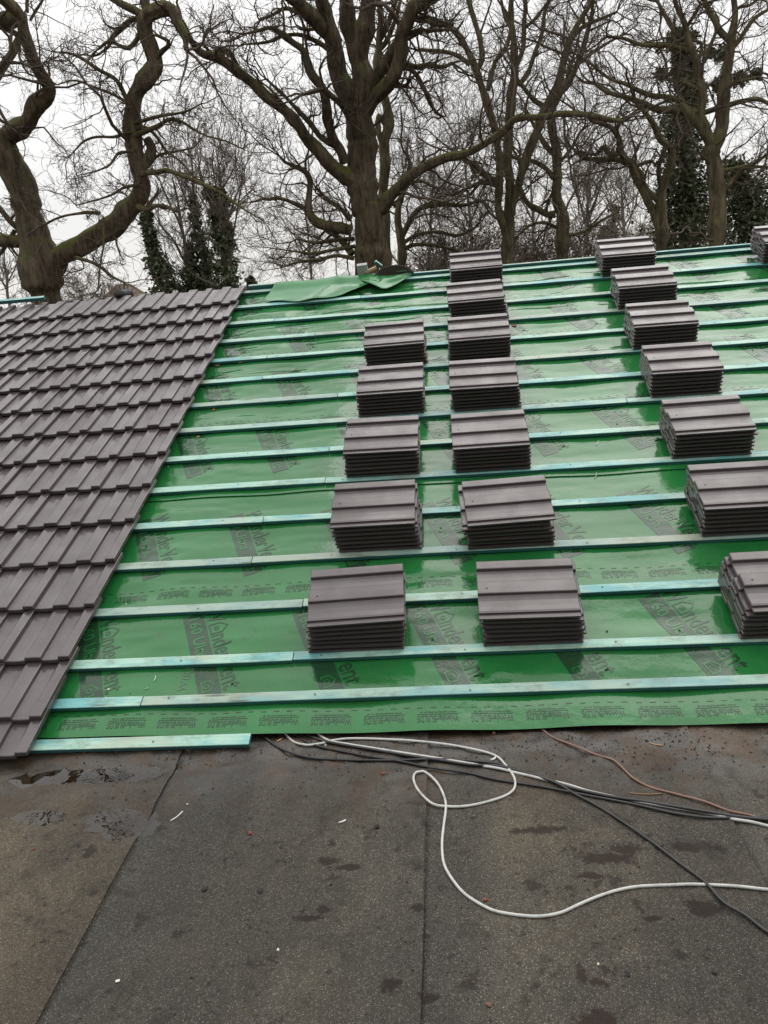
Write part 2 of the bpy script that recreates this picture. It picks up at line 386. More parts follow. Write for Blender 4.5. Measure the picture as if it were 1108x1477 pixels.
# ------------------------------------------------------------------ ground
def m_ground():
    k = NM('grass_ground'); f = k.noise(0.5, 6, 0.7); g = k.noise(9, 5, 0.7)
    c = k.mix(f, (0.035, 0.05, 0.018), (0.075, 0.06, 0.035)); c = k.mix(k.mr(g, 0.3, 0.7, 0, 0.6), c, (0.04, 0.03, 0.018))
    k.set(Base_Color=c, Roughness=0.95, Normal=k.bump(g, 0.6, 0.05)); return k.m
V = np.array([[-600, -600, GROUND], [600, -600, GROUND], [600, 900, GROUND], [-600, 900, GROUND]])
tag(link('ground', mesh_np('ground', V, [np.array([[0, 1, 2, 3]])]), m_ground()), kind='structure')

# ------------------------------------------------------------------ flat felt roof
PUD = []   # centre x, y, radius x, y, depth
for (px, py, rx, ry_, dp) in [(45, 1117, .15, .045, .015), (115, 1114, .12, .042, .013), (175, 1110, .10, .036, .012), (222, 1109, .12, .045, .015),
                              (58, 1173, .075, .035, .013), (160, 1175, .10, .04, .014), (195, 1186, .07, .05, .013)]:
    p = on_z(px, py+5, FLATZ); PUD.append((p[0], p[1], rx, ry_, dp))
SEAM0, SEAMW = -1.085, 0.933
def felt_z(x, y, strip=None):
    x = np.asarray(x, float); y = np.asarray(y, float)
    z = FLATZ + 0.003*vn(x*2.1, y*2.1, 1)
    e = sst(-1.0, -0.40, y)
    z = z + e*(0.0045*vn(x*4.2+3, y*9, 2) + 0.004*vn(x*11, y*21, 3) + 0.0022*vn(x*27, y*44, 6)) 
    fine = 0.0008*vn(x*30, y*30, 4)
    z = z + sst(-0.17, -0.09, y)*0.010 - sst(-0.05, 0.03, y)*0.010
    for cx, cy_, rx, ry2, dp in PUD:
        q = ((x-cx)/rx)**2 + ((y-cy_)/ry2)**2
        z = z - dp*np.exp(-q)*(1+0.35*vn(x*16, y*30, 11)); fine = fine*(1-np.exp(-q*0.5))
    return z + fine
def felt_surf(x, y):
    x = np.asarray(x, float); q = ((x-SEAM0)/SEAMW) % 1.0
    return felt_z(x, y) + 0.0048*sst(1-0.10/SEAMW, 1.0, q) + 0.0048*sst(0.05/SEAMW, 0.0, q)
V = []; F = []; off = 0
YS = np.concatenate([np.linspace(-7, -1.6, 40), np.linspace(-1.58, 0.35, 140)])
for s in range(-6, 8):
    xl, xr = SEAM0+s*SEAMW, SEAM0+(s+1)*SEAMW
    nx = 56 if -3 <= s <= 2 else 6
    xs = np.linspace(xl-0.03, xr, nx)
    XX, YY = np.meshgrid(xs, YS, indexing='ij')
    wob = 0.004*vn(YY*3, YY*0+s, 5)
    edge = sst(xr-0.08, xr, XX)
    XX = XX + wob*edge
    ZZ = felt_z(XX, YY) + 0.0045*edge - 0.004*sst(xl+0.05, xl-0.03, XX)
    V.append(np.stack([XX, YY, ZZ], -1).reshape(-1, 3)); F.append(grid_faces(nx, len(YS), off)); off += nx*len(YS)
    # cut edge of the overlapping strip
    a = np.stack([XX[-1], YY[-1], ZZ[-1]], -1); b = a.copy(); b[:, 2] -= 0.006
    V.append(np.concatenate([a, b])); m_ = len(YS); i = np.arange(m_-1)
    F.append(np.stack([i, i+m_, i+m_+1, i+1], -1)+off); off += 2*m_
tag(link('flat_roof', mesh_np('flat_roof', np.concatenate(V), F), FELT), kind='structure')
for i, (cx, cy_, rx, ry2, dp) in enumerate(PUD):
    a = np.linspace(0, 2*pi, 40, endpoint=False); R_ = 1.6
    ring = np.stack([cx+R_*rx*np.cos(a), cy_+R_*ry2*np.sin(a)], -1)
    zc = FLATZ - dp*0.45
    V = np.concatenate([[[cx, cy_, zc]], np.concatenate([ring, np.full((40, 1), zc+i*1e-4)], 1)]); V[0, 2] = zc+i*1e-4
    j = np.arange(40); tri = np.stack([np.zeros(40, int), j+1, (j+1) % 40+1], -1)
    tag(link('water', mesh_np('water', V, [tri], False), WATER), kind='structure')

# ------------------------------------------------------------------ membrane sheets with printing
EDGE = [-0.045, 0.650, 1.52, 2.205, 3.135, 3.765]
TXO = [0, 0.045, 0, 0, 0, 0]
TLU = [-1.26, -1.212, -1.202, -1.22, -1.266, -1.28]
TLV = [0.600, 1.337, 2.187, 2.95, 3.68, 4.42]
ULO, UHI = -5.2, 4.2
def edge_v(k, u):
    e = EDGE[k] + 0.006*vn(np.asarray(u)*1.7, np.asarray(u)*0+k, 6)
    if k == 0: e = e - 0.016*np.asarray(u)
    return e
def mem_n(u, v):
    u = np.asarray(u, float); v = np.asarray(v, float)
    up = sst(1.5, 3.6, v)*(1-0.75*sst(-0.1, 0.8, u)); lf = sst(-0.4, -1.6, u)
    bay = (1-np.cos(2*pi*(u+0.13)/0.6))/2
    ph = (v-B2-0.02)/G; mid = (1-np.cos(2*pi*ph))/2          # 0 under a batten
    h = -0.0212 - 0.006*bay - mid*(0.002+0.004*bay)
    h = h + mid*(0.0032*vn(u*2.6, v*13, 7) + 0.0017*vn(u*7+5, v*30, 8))*(0.85+0.8*up+1.0*lf)
    h = h + (0.0050*vn(u*1.9+1.3*v, v*3.4, 9))*mid
    cr = 1-np.abs(vn(u*5+2.2*v, v*7-1.5*u, 10)); h = h + (cr**4)*0.004*up*mid*(0.4+lf)
    cr = 1-np.abs(vn(u*9-3*v, v*9+2*u, 11)); h = h + (cr**5)*0.003*sst(2.8, 4.0, v)*mid*(0.05+1.2*lf)
    return h
def sheet_n(k, u, v):
    e = edge_v(k, u)
    n = mem_n(u, v) + 0.0035*(1-sst(0.02, 0.30, v-e))
    if k < 5: n = n - 0.0045*sst(-0.05, 0.03, v-edge_v(k+1, u))
    return n
_txt = {}
def text_tris(s):
    if s in _txt: return _txt[s]
    cu = bpy.data.curves.new('lettering', 'FONT'); cu.body = s; cu.resolution_u = 3; cu.offset = 0.012 if s != 'WIRE' else -0.012
    o = bpy.data.objects.new('lettering', cu); COL.objects.link(o)
    dg = bpy.context.evaluated_depsgraph_get(); dg.update()
    me = o.evaluated_get(dg).to_mesh()
    bm = bmesh.new(); bm.from_mesh(me); o.evaluated_get(dg).to_mesh_clear()
    bmesh.ops.triangulate(bm, faces=bm.faces[:])
    bpy.data.objects.remove(o); bpy.data.curves.remove(cu)
    x0 = min(v.co.x for v in bm.verts); x1 = max(v.co.x for v in bm.verts); y0 = 0.0; y1 = max(v.co.y for v in bm.verts)
    P = np.array([((v.co.x-x0)/(x1-x0), v.co.y/y1) for v in bm.verts]); bm.verts.index_update()
    T = np.array([[v.index for v in f.verts] for f in bm.faces]); bm.free()
    _txt[s] = (P, T); return _txt[s]
class Ink:
    def __init__(s): s.P = []; s.T = []; s.m = []; s.lay = []; s.n = 0
    def add(s, P, T, layer, mat=1):
        s.P.append(np.asarray(P, float)); s.T.append(np.asarray(T)+s.n); s.n += len(P)
        s.m += [mat]*len(T); s.lay.append(np.full(len(P), layer))
    def text(s, txt, org, d, length, height, layer=0.0014, mat=1, sub=0):
        P, T = text_tris(txt); d = np.array(d)/hypot(*d); up = np.array([-d[1], d[0]])
        Q = np.asarray(org) + np.outer(P[:, 0]*length, d) + np.outer(P[:, 1]*height, up)
        s.add(Q, T, layer, mat)
    def quad(s, org, d, a0, a1, b0, b1, layer=0.0014, mat=1, step=0.02):
        d = np.array(d)/hypot(*d); up = np.array([-d[1], d[0]])
        na = max(2, int(abs(a1-a0)/step)+2); nb = max(2, int(abs(b1-b0)/step)+2)
        A, B = np.meshgrid(np.linspace(a0, a1, na), np.linspace(b0, b1, nb), indexing='ij')
        Q = np.asarray(org) + A.reshape(-1, 1)*d + B.reshape(-1, 1)*up
        f = grid_faces(na, nb); s.add(Q, np.concatenate([f[:, [0, 1, 2]], f[:, [0, 2, 3]]]), layer, mat)
    def poly_ring(s, org, d, pts, t, layer=0.0014, mat=1):
        """closed outline of thickness t (shrunk towards its centre)"""
        d = np.array(d)/hypot(*d); up = np.array([-d[1], d[0]]); p = np.array(pts, float); c = p.mean(0)
        rmax = np.abs(p-c).max(); q = c + (p-c)*(1-t/rmax)
        a = np.concatenate([p, q]); n = len(p)
        Q = np.asarray(org) + np.outer(a[:, 0], d) + np.outer(a[:, 1], up)
        T = []
        for i in range(n):
            j = (i+1) % n; T += [(i, j, n+j), (i, n+j, n+i)]
        s.add(Q, T, layer, mat)
    def house(s, org, d, a0, w, h, layer=0.0014, mat=1):
        s.poly_ring(org, d, [(a0, 0), (a0+w, 0), (a0+w, h*0.62), (a0+w/2, h), (a0, h*0.62)], 0.009*h/0.085, layer, mat)
        a = np.linspace(0, 2*pi, 14, endpoint=False)
        s.poly_ring(org, d, [(a0+w/2+w*0.21*cos(x), h*0.36+w*0.21*sin(x)) for x in a], 0.007*h/0.085, layer, mat)
DIRL = (0.368, -0.930)
def label_print(ink, u, v):
    o = np.array([u, v])
    ink.quad(o, DIRL, 0, 0.50, 0, 0.092, 0.0012)
    ink.text('160 Ultra', o+np.array([0.022*0.93, 0.022*0.368])+np.array(DIRL)*0.025, DIRL, 0.275, 0.052, 0.0022, 0)
    ink.house(o+np.array([0.016*0.93, 0.016*0.368]), DIRL, 0.405, 0.062, 0.058, 0.0022, 0)
    b = o + np.array([0.101*0.93, 0.101*0.368])
    ink.text('W', b, DIRL, 0.082, 0.085)
    ink.house(b, DIRL, 0.088, 0.062, 0.088)
    ink.text('nder', b+np.array(DIRL)*0.158, DIRL, 0.150, 0.082)
    ink.text('Vent', b+np.array(DIRL)*0.316, DIRL, 0.170, 0.086)
names = ['lowest', 'second', 'third', 'fourth', 'fifth', 'topmost']
for k in range(6):
    v1_ = EDGE[k+1]+0.10 if k < 5 else RIDGE_V-0.005
    us = np.arange(ULO, UHI, 0.022); us = us[(us > -4.6) | True]
    nv = int((v1_-EDGE[k])/0.014)
    UU = np.repeat(us[:, None], nv, 1); tt = np.linspace(0, 1, nv)[None, :]
    e = edge_v(k, us)[:, None]; VV = e + (v1_-e)*tt
    NN = sheet_n(k, UU, VV)
    V = [np.stack([UU, VV, NN], -1).reshape(-1, 3)]; F = [grid_faces(len(us), nv)]; mi = [np.zeros(len(F[0]), int)]
    ink = Ink()
    for j in range(-4, 8):
        label_print(ink, TLU[k]+0.503*j, TLV[k])
    for j in range(-10, 22):
        ur = -1.063+0.205*j
        if ur > 3.2: break
        e0 = float(edge_v(k, ur))+TXO[k]; o = np.array([ur, e0+0.068])
        ink.text('WonderBUILDS', o, (-1, 0), 0.157, 0.031, 0.0013)
        ink.quad(np.array([ur-0.157, e0+0.073]), (1, 0), 0, 0.157, 0, 0.0025, 0.0013)
        ink.text('www wonderbuilds co uk', np.array([ur-0.01, e0+0.087]), (-1, 0), 0.137, 0.009, 0.0013)
        for q in range(4):
            ink.quad(np.array([ur-0.157+q*0.051, e0+0.103]), (1, 0), 0, 0.022, 0, 0.004, 0.0013)
    if k == 0:                                        # chalk scribble on the lowest sheet
        ink.text('WIRE', np.array([-1.150, 0.185]), (0.10, 1), 0.135, 0.038, 0.0014, 2)
    if k == 4:
        ink.text('WonderVent', np.array([0.08, 3.18]), (-0.98, -0.2), 0.5, 0.085, 0.0014, 1)
    P = np.concatenate(ink.P); lay = np.concatenate(ink.lay)
    keepv = (P[:, 0] > ULO) & (P[:, 0] < UHI)
    n = sheet_n(k, P[:, 0], P[:, 1]) + lay
    # drop ink triangles that would fall outside the sheet
    T = np.concatenate(ink.T); mm = np.array(ink.m)
    ok = (P[T][:, :, 1].max(1) < v1_) & (P[T][:, :, 1].min(1) > EDGE[k]-0.02) & (P[T][:, :, 0].max(1) < UHI) & (P[T][:, :, 0].min(1) > ULO)
    T = T[ok]; mm = mm[ok]
    nb = len(V[0]); V.append(np.stack([P[:, 0], P[:, 1], n], -1)); F.append(T+nb); mi.append(mm)
    o = link('membrane_sheet', mesh_np('membrane_sheet', np.concatenate(V), F, True, np.concatenate(mi)),
             [MEM, PRINT, simple('chalk', (0.09, 0.13, 0.085), 0.6)], None, True)
    tag(o, ['lowest printed green membrane sheet, its free edge over the flat felt roof', 'printed green membrane sheet next above the lowest one',
            'printed green membrane sheet lapped just under the sixth batten', 'creased green membrane sheet in the middle upper half of the slope',
            'creased green membrane sheet lying next below the ridge sheet', 'topmost green membrane sheet along the bare ridge'][k], 'roof membrane', 'green membrane sheets under the battens')

# loose flap over the ridge
us = np.linspace(-1.50, -0.30, 70); nv = 40
low = np.interp(us, [-1.50, -1.42, -1.25, -1.09, -0.95, -0.81, -0.72, -0.62, -0.52, -0.42, -0.30],
                [4.20, 4.13, 4.085, 4.06, 4.085, 4.12, 4.19, 4.31, 4.41, 4.435, 4.425])
low = low + 0.008*np.sin(us*23)
V = []
for i, u in enumerate(us):
    vs = np.linspace(low[i], 4.56, nv)
    q = (vs-low[i])
    over = np.clip(vs-4.45, 0, 1)                          # bends down over the ridge
    n = 0.010 + 0.006*vn(u*4+vs*3, vs*6, 12) + 0.010*np.exp(-q/0.03)*(0.4+0.6*np.sin(u*9+1)**2) + 0.006*np.exp(-((u+0.75+0.5*(vs-4.2))/0.1)**2)
    n = n + 0.010*np.exp(-((u+1.0-0.6*(vs-4.2))/0.07)**2) + 0.028*sst(4.3, 4.44, vs)
    n = n - over*0.75
    u2 = u + 0.10*sst(4.06, 4.5, vs)*sst(-1.2, -1.5, u)
    V.append(np.stack([u2 if np.ndim(u2) else np.full(nv, u2), vs, n], -1))
V = np.concatenate(V); F = grid_faces(70, nv)
# torn triangular corner hanging from the flap's right end
a = np.linspace(0, 1, 14); V2 = []
for i in a:
    for j in a:
        uu = -0.70+0.44*i; top = 4.39; tip = 4.39-(0.23 if True else 0)*(1-abs(i-0.5)*2)
        vv = top+(tip-top)*j
        V2.append((uu, vv, 0.018+0.012*sin(i*7)*j + 0.006*vn(i*3, j*3, 13) + (0.02*(1-j))))
F2 = grid_faces(14, 14, len(V))
o = link('membrane_flap', mesh_np('membrane_flap', np.concatenate([V, np.array(V2)]), [F, F2]), [MEMF], None, True)
sm = o.modifiers.new('thickness', 'SOLIDIFY'); sm.thickness = 0.0015
tag(o, 'loose plain green membrane flap thrown over the ridge with a torn corner', 'roof membrane')

# ------------------------------------------------------------------ battens
ordn = ['lowest', 'second', 'third', 'fourth', 'fifth', 'sixth', 'seventh', 'eighth', 'ninth', 'tenth', 'eleventh', 'twelfth', 'thirteenth', 'fourteenth', 'topmost']
JOINT = {1: (205, 1010), 2: (423, 948), 3: (437, 870), 4: (363, 810), 5: (379, 753), 6: (469, 694), 7: (474, 654), 8: (905, 580), 9: (487, 571),
         10: (378, 546), 11: (386, 512), 12: (453, 488), 13: (395, 463), 14: (520, 432), 15: (560, 408)}
def batten(u0, u1, v, n0=0.0, dn=0.0, dv=0.0, hgt=0.019, wid=0.050):
    L = u1-u0; ns = max(3, int(L/0.15)); bm = bmesh.new(); rings = []
    for i in range(ns+1):
        x = -L/2+L*i/ns; t = i/ns; seed = v*3.1
        du = 0.0025*float(vn((u0+L*t)*0.9, seed, 14)); dz = 0.002*float(vn((u0+L*t)*0.7, seed+9, 15))
        c = 0.0018; y0, y1, z0, z1 = dv*t+du, dv*t+du+wid, -hgt+dz+dn*t, dz+dn*t
        rings.append([bm.verts.new((x, *p)) for p in ((y0, z0), (y1, z0), (y1, z1-c), (y1-c, z1), (y0+c, z1), (y0, z1-c))])
    for a, b in zip(rings, rings[1:]):
        for i in range(6): bm.faces.new((a[i], b[i], b[(i+1) % 6], a[(i+1) % 6]))
    bm.faces.new(rings[0]); bm.faces.new(rings[-1][::-1])
    nails = []
    for q in range(int(L/0.6)+1):
        x = (math.floor(u0/0.6)+1+q)*0.6 + random.uniform(-.012, .012)
        if x > u1-0.02: break
        for y in ((wid*0.5+random.uniform(-.008, .008)),):
            nails.append(bm.faces.new([bm.verts.new((x-(u0+u1)/2+0.0042*cos(a*pi/4), dv*(x-u0)/L+y+0.0042*sin(a*pi/4), dn*(x-u0)/L+0.0028)) for a in range(8)]))
    bmesh.ops.recalc_face_normals(bm, faces=[f for f in bm.faces if f not in nails])
    for f in nails: f.material_index = 1
    o = link('batten', bm_mesh('batten', bm), [BATTEN, NAIL], None, True)
    o.matrix_world = ROOF @ Matrix.Translation(((u0+u1)/2, v, n0)); return o
for n in range(1, 16):
    v = bat(n); uj = on_roof(*JOINT[n])[0]
    a = batten(-5.0, uj-0.002, v, 0.0, 0.0, random.uniform(-.004, .004))
    b = batten(uj+0.002, 4.1, v, random.uniform(0, .0015), 0, random.uniform(-.005, .005), wid=0.046 if n % 3 else 0.049)
    pos = {1: 'lowest full-length row', 15: 'topmost row by the ridge'}.get(n, ordn[n-1]+' row above the eaves')
    tag(a, 'pale turquoise batten left of the joint, %s' % pos, 'roof batten', 'treated roof battens')
    tag(b, 'pale turquoise batten right of the joint, %s' % pos, 'roof batten', 'treated roof battens')
tag(batten(-2.6, -0.825, -0.098, 0.004), 'short turquoise batten at the eaves, its end sticking out below the membrane', 'roof batten', 'treated roof battens')
o = batten(-0.30, 4.1, 4.44, 0.020, hgt=0.045, wid=0.022); o.name = 'ridge_batten'
tag(o, 'turquoise ridge board on edge along the right half of the ridge', 'ridge board')
o = batten(-1.64, -1.35, 4.445, 0.030, hgt=0.045, wid=0.03); o.name = 'ridge_batten'
tag(o, 'short grey turquoise ridge batten between the tiled part and the flap', 'ridge board')
pa = on_roof(-60, 441, .05); pb = on_roof(55, 436, .05)
o = batten(-5.0, on_roof(56, 436, 0.07)[0], 4.47, 0.075, hgt=0.03, wid=0.04); o.name = 'ridge_batten'
tag(o, 'turquoise ridge batten showing above the tiles at the far left', 'ridge board')

# ------------------------------------------------------------------ roof tiles
PROF = [(0.000, .0085), (.0225, .0090), (.0240, .0170), (.034, .0180), (.060, .0164), (.090, .0166), (.108, .0186), (.117, .0212), (.1195, .0325), (.123, .0340),
        (.155, .0344), (.186, .0340), (.1895, .0325), (.1925, .0185), (.2, .0170), (.230, .0160), (.252, .0166), (.265, .0196), (.2675, .0325), (.271, .0340), (.296, .0342), (.312, .0340), (.315, .0325)]
def tile_mesh():
    xs = np.array([p[0] for p in PROF]); top = np.array([p[1] for p in PROF])
    bot = np.maximum(top-0.0215, -0.003); bot[0] = bot[1] = 0.0; bot[xs > 0.285] = 0.0145
    ys = np.array([0.0, 0.003, 0.03, 0.12, 0.20, 0.28, 0.37, 0.397, 0.40]); nx, ny = len(xs), len(ys)
    V = []; 
    for j, y in enumerate(ys):
        e = 0.0025 if j in (0, ny-1) else 0.0
        for i in range(nx): V.append((xs[i], y, top[i]-e))
    for j, y in enumerate(ys):
        for i in range(nx): V.append((xs[i], y, bot[i]+(0.0 if j not in (0, ny-1) else 0.001)))
    t = lambda i, j: j*nx+i
    b = lambda i, j: nx*ny+j*nx+i
    F = []
    for j in range(ny-1):
        for i in range(nx-1):
            F.append((t(i, j), t(i+1, j), t(i+1, j+1), t(i, j+1))); F.append((b(i, j), b(i, j+1), b(i+1, j+1), b(i+1, j)))
        F.append((t(0, j), t(0, j+1), b(0, j+1), b(0, j))); F.append((t(nx-1, j), b(nx-1, j), b(nx-1, j+1), t(nx-1, j+1)))
    for i in range(nx-1):
        F.append((t(i, 0), b(i, 0), b(i+1, 0), t(i+1, 0))); F.append((t(i, ny-1), t(i+1, ny-1), b(i+1, ny-1), b(i, ny-1)))
    mi = [0]*len(F)
    V = V; 
    for x0 in (0.05, 0.215):                                 # two hanging nibs under the head
        k = len(V)
        for z in (-0.0065, 0.010):
            for (x, y) in ((x0, .366), (x0+.04, .366), (x0+.04, .390), (x0, .390)): V.append((x, y, z))
        F += [(k, k+3, k+2, k+1), (k, k+1, k+5, k+4), (k+1, k+2, k+6, k+5), (k+2, k+3, k+7, k+6), (k+3, k, k+4, k+7)]; mi += [0]*5
    for (cx, cy_) in ((0.148, 0.362),):                      # nail hole: flat disc, its inner shade painted dark
        k = len(V)
        for q in range(8): V.append((cx+0.0042*cos(q*pi/4), cy_+0.0042*sin(q*pi/4), 0.0347))
        F.append(tuple(range(k, k+8))); mi.append(1)
    me = bpy.data.meshes.new('roof_tile'); me.from_pydata([tuple(map(float, p)) for p in V], [], F); me.update()
    me.polygons.foreach_set('material_index', mi)
    me.materials.append(TILE); me.materials.append(DARKHOLE)
    return me
TM = tile_mesh()
def new_tile(name):
    o = bpy.data.objects.new(name, TM); COL.objects.link(o); return o
OR = ['first', 'second', 'third', 'fourth', 'fifth', 'sixth', 'seventh', 'eighth', 'ninth', 'tenth', 'eleventh', 'twelfth', 'thirteenth', 'fourteenth', 'fifteenth', 'sixteenth', 'seventeenth']
EDGE_U = -1.667; COVER = 0.2925
tails = [-0.146, 0.013] + [bat(n)+0.008 for n in range(2, 15)]
TILT = 0.0285/0.3126
for ci, tv in enumerate(tails):
    for k in range(0, 16):
        u0 = EDGE_U-0.315-k*COVER
        pr = max(proj(X*(u0+0.315)+S*(tv+d_)+N*0.05)[0] for d_ in (0, 0.4))
        if pr < -40: break
        o = new_tile('laid_tile')
        b = TILT if ci != 0 else TILT*0.6
        n0 = 0.0315 if ci >= 1 else 0.017
        rr = random.Random(ci*50+k)
        o.matrix_world = ROOF @ Matrix.Translation((u0+rr.uniform(-.0012, .0012), tv+rr.uniform(-.004, .004), n0+rr.uniform(-.0008, .0008))) @ Matrix.Rotation(-math.atan(b)+rr.uniform(-.002, .002), 4, 'X') @ Matrix.Rotation(rr.uniform(-.003, .003), 4, 'Z')
        c_ = 'the lowest course' if ci == 0 else ('the top course' if ci == 14 else 'the %s course up' % OR[ci])
        k_ = 'last laid tile at the bare edge' if k == 0 else '%s tile left of the bare edge' % OR[k]
        tag(o, 'grey concrete %s, %s' % (k_, c_), 'roof tile', 'grey tiles laid on the left of the roof')
STK = [('A1', -0.546, 2.842, -0.552, 2.848, 1.0), ('A2', -0.559, 2.221, -0.556, 2.218, 0.1), ('A3', -0.587, 1.584, -0.584, 1.592, -0.5), ('A4', -0.575, 0.971, -0.597, 0.977, 0.3),
       ('A5', -0.643, 0.338, -0.639, 0.351, 2.2), ('B1', 0.056, 4.065, 0.056, 4.060, 0.1), ('B2', 0.046, 3.452, 0.017, 3.450, 0.8), ('B3', 0.004, 2.841, 0.010, 2.840, 0.1),
       ('B4', 0.011, 2.209, -0.001, 2.200, -0.8), ('B5', 0.005, 1.574, -0.005, 1.572, 0.5), ('B6', 0.038, 0.946, 0.037, 0.942, 2.6), ('B7', 0.073, 0.338, 0.065, 0.342, -1.2),
       ('C1', 1.212, 4.067, 1.212, 4.070, -0.5), ('C2', 1.220, 3.457, 1.212, 3.458, -0.5), ('C3', 1.189, 2.831, 1.187, 2.832, -0.3), ('C4', 1.161, 2.206, 1.160, 2.216, -0.5),
       ('C5', 1.133, 1.579, 1.127, 1.576, 0.4), ('C6', 1.107, 0.945, 1.101, 0.958, 0.0), ('C7', 1.105, 0.322, 1.104, 0.322, 0.0), ('D1', 2.405, 4.062, 2.405, 4.062, 0.0)]
colname = {'A': 'left column', 'B': 'middle column', 'C': 'right column'}
NT = 7; PITCH_T = 0.0235
for (nm, ub, vb, ut, vt, ang) in STK:
    rr = random.Random(nm)
    cnt = {'A': 5, 'B': 7, 'C': 7}.get(nm[0], 1); idx = int(nm[1:]); frm = cnt-idx
    if nm == 'D1': where = 'the stack cut off at the far right'
    else:
        p_ = 'lowest' if frm == 0 else ('topmost' if idx == 1 else '%s lowest' % OR[frm])
        where = 'the %s stack, %s' % (p_, colname[nm[0]])
    for i in range(NT):
        t = i/(NT-1)
        u = ub+(ut-ub)*t; v = vb+(vt-vb)*t; a = ang*(t**1.5)+rr.uniform(-.5, .5)
        j = 0.0 if i == NT-1 else 1.0
        u += j*rr.uniform(-.006, .006); v += j*rr.uniform(-.0035, .0035)
        if nm == 'C7': u += -0.022 if i < 5 else (-0.014 if i == 5 else 0)
        if nm == 'B7' and i in (2, 3, 5): u += 0.016
        if nm == 'B6' and i in (4, 5): u -= 0.016
        if nm == 'A4': v += 0.0
        o = new_tile('stacked_tile')
        # head to the left, underlap lip to the front; turn about the tile's centre
        o.matrix_world = ROOF @ Matrix.Translation((u+0.20, v+0.157, 0.0068+i*PITCH_T)) @ Matrix.Rotation(radians(90+a), 4, 'Z') @ Matrix.Translation((-0.1575, -0.20, 0))
        tn = 'top tile' if i == NT-1 else ('bottom tile' if i == 0 else '%s tile from the top' % OR[NT-1-i])
        tag(o, 'grey concrete %s of %s' % (tn, where), 'roof tile', 'grey tiles stacked on the battens')

# ------------------------------------------------------------------ cables on the flat roof
def catmull(P, step):
    P = np.asarray(P, float); Q = np.concatenate([[2*P[0]-P[1]], P, [2*P[-1]-P[-2]]]); out = []
    for i in range(1, len(Q)-2):
        L = np.linalg.norm(Q[i+1, :3]-Q[i, :3]); n = max(1, int(L/step))
        t = np.arange(n)[:, None]/n
        a, b, c, d_ = Q[i-1], Q[i], Q[i+1], Q[i+2]
        out.append(0.5*((2*b)+(c-a)*t+(2*a-5*b+4*c-d_)*t**2+(3*b-a-3*c+d_)*t**3))
    out.append(P[-1:]); return np.concatenate(out)
def tube(P, R, s):
    """one tube along P (n,3), radii R (n,), parallel-transported rings; returns verts, quads"""
    P = np.asarray(P, float); T = np.gradient(P, axis=0); T /= np.linalg.norm(T, axis=1)[:, None]+1e-9
    a = np.array([0, 0, 1.0]) if abs(T[0][2]) < .9 else np.array([1.0, 0, 0]); A = []
    for t in T:
        a = a - t*(a@t); a = a/(np.linalg.norm(a)+1e-9); A.append(a)
    A = np.array(A); B = np.cross(T, A); th = np.arange(s)*2*pi/s
    V = P[:, None]+R[:, None, None]*(A[:, None]*np.cos(th)[None, :, None]+B[:, None]*np.sin(th)[None, :, None])
    n = len(P); i = np.arange(n-1)[:, None]; j = np.arange(s)[None, :]; j2 = (j+1) % s
    return V.reshape(-1, 3), np.stack([i*s+j, i*s+j2, (i+1)*s+j2, (i+1)*s+j], -1).reshape(-1, 4)
def m_cable(name, col, rough, dirt):
    k = NM(name); f = k.noise(30, 4, 0.7)
    k.set(Base_Color=k.mix(k.ramp(f, [(0.5, 0.0), (0.75, dirt)]), col, tuple(x*0.35 for x in col)), Roughness=rough); return k.m
CW = m_cable('white_sheath', (0.46, 0.46, 0.435), 0.45, 0.7); CB = m_cable('black_sheath', (0.012, 0.012, 0.013), 0.35, 0.3); CBR = m_cable('brown_sheath', (0.20, 0.105, 0.075), 0.45, 0.5)
def c2(L): return [(350+x/2.77, 1030+y/2.77) for x, y in L]
def c3(L): return [(708+x/2.77, 1030+y/2.77) for x, y in L]
def cable(px, r, mat, label, lift=None, ext=None):
    P = []
    for i, (x, y) in enumerate(px):
        z = FLATZ+r
        for _ in range(3):
            p = on_z(x, y, z); z = float(felt_surf(p[0], p[1]))+r+(lift[i] if lift else 0)
        P.append(on_z(x, y, z))
    if ext is not None:
        e_ = np.array(ext); st_ = np.linalg.norm(P[-1]-P[-2])/np.linalg.norm(e_); P += [P[-1]+e_*st_, P[-1]+e_*2*st_, P[-1]+e_*(2*st_+1), P[-1]+e_*(2*st_+2.2), P[-1]+e_*(2*st_+4)]
    Q = catmull(P, 0.012)
    fz = felt_surf(Q[:, 0], Q[:, 1])+r*1.05; Q[:, 2] = np.maximum(Q[:, 2], fz)
    zz = np.pad(Q[:, 2], 6, mode='edge'); Q[:, 2] = np.convolve(zz, np.ones(13)/13, 'valid')
    V, F = tube(Q, np.full(len(Q), r), 10)
    n = len(V); F2 = [np.arange(10)[::-1].reshape(1, -1), (np.arange(10)+n-10).reshape(1, -1)]
    tag(link('cable', mesh_np('cable', V, [F]+F2), mat), label, 'cable', 'cables lying on the felt')
cable(c2([(150, 55), (165, 75), (200, 105), (235, 122), (270, 125), (320, 115), (365, 104), (450, 98), (600, 102), (750, 112), (880, 132), (1003, 162), (1050, 205), (1080, 240), (1089, 270), (1084, 302), (1045, 327), (960, 355), (880, 370), (815, 372), (760, 358), (715, 320), (690, 280), (683, 255), (695, 235), (720, 229), (750, 245), (785, 285), (808, 340), (812, 380), (803, 450), (797, 520), (803, 590), (830, 650), (880, 710), (940, 755), (1000, 785)])
      + c3([(60, 795), (130, 805), (200, 808), (280, 793), (350, 762), (430, 728), (510, 703), (590, 688), (700, 683), (800, 681), (900, 683), (1000, 690), (1108, 700)]), 0.0042, CW,
      'thin white cable making a loop and a long curve on the felt', None, (0.5, 0.0, 0))
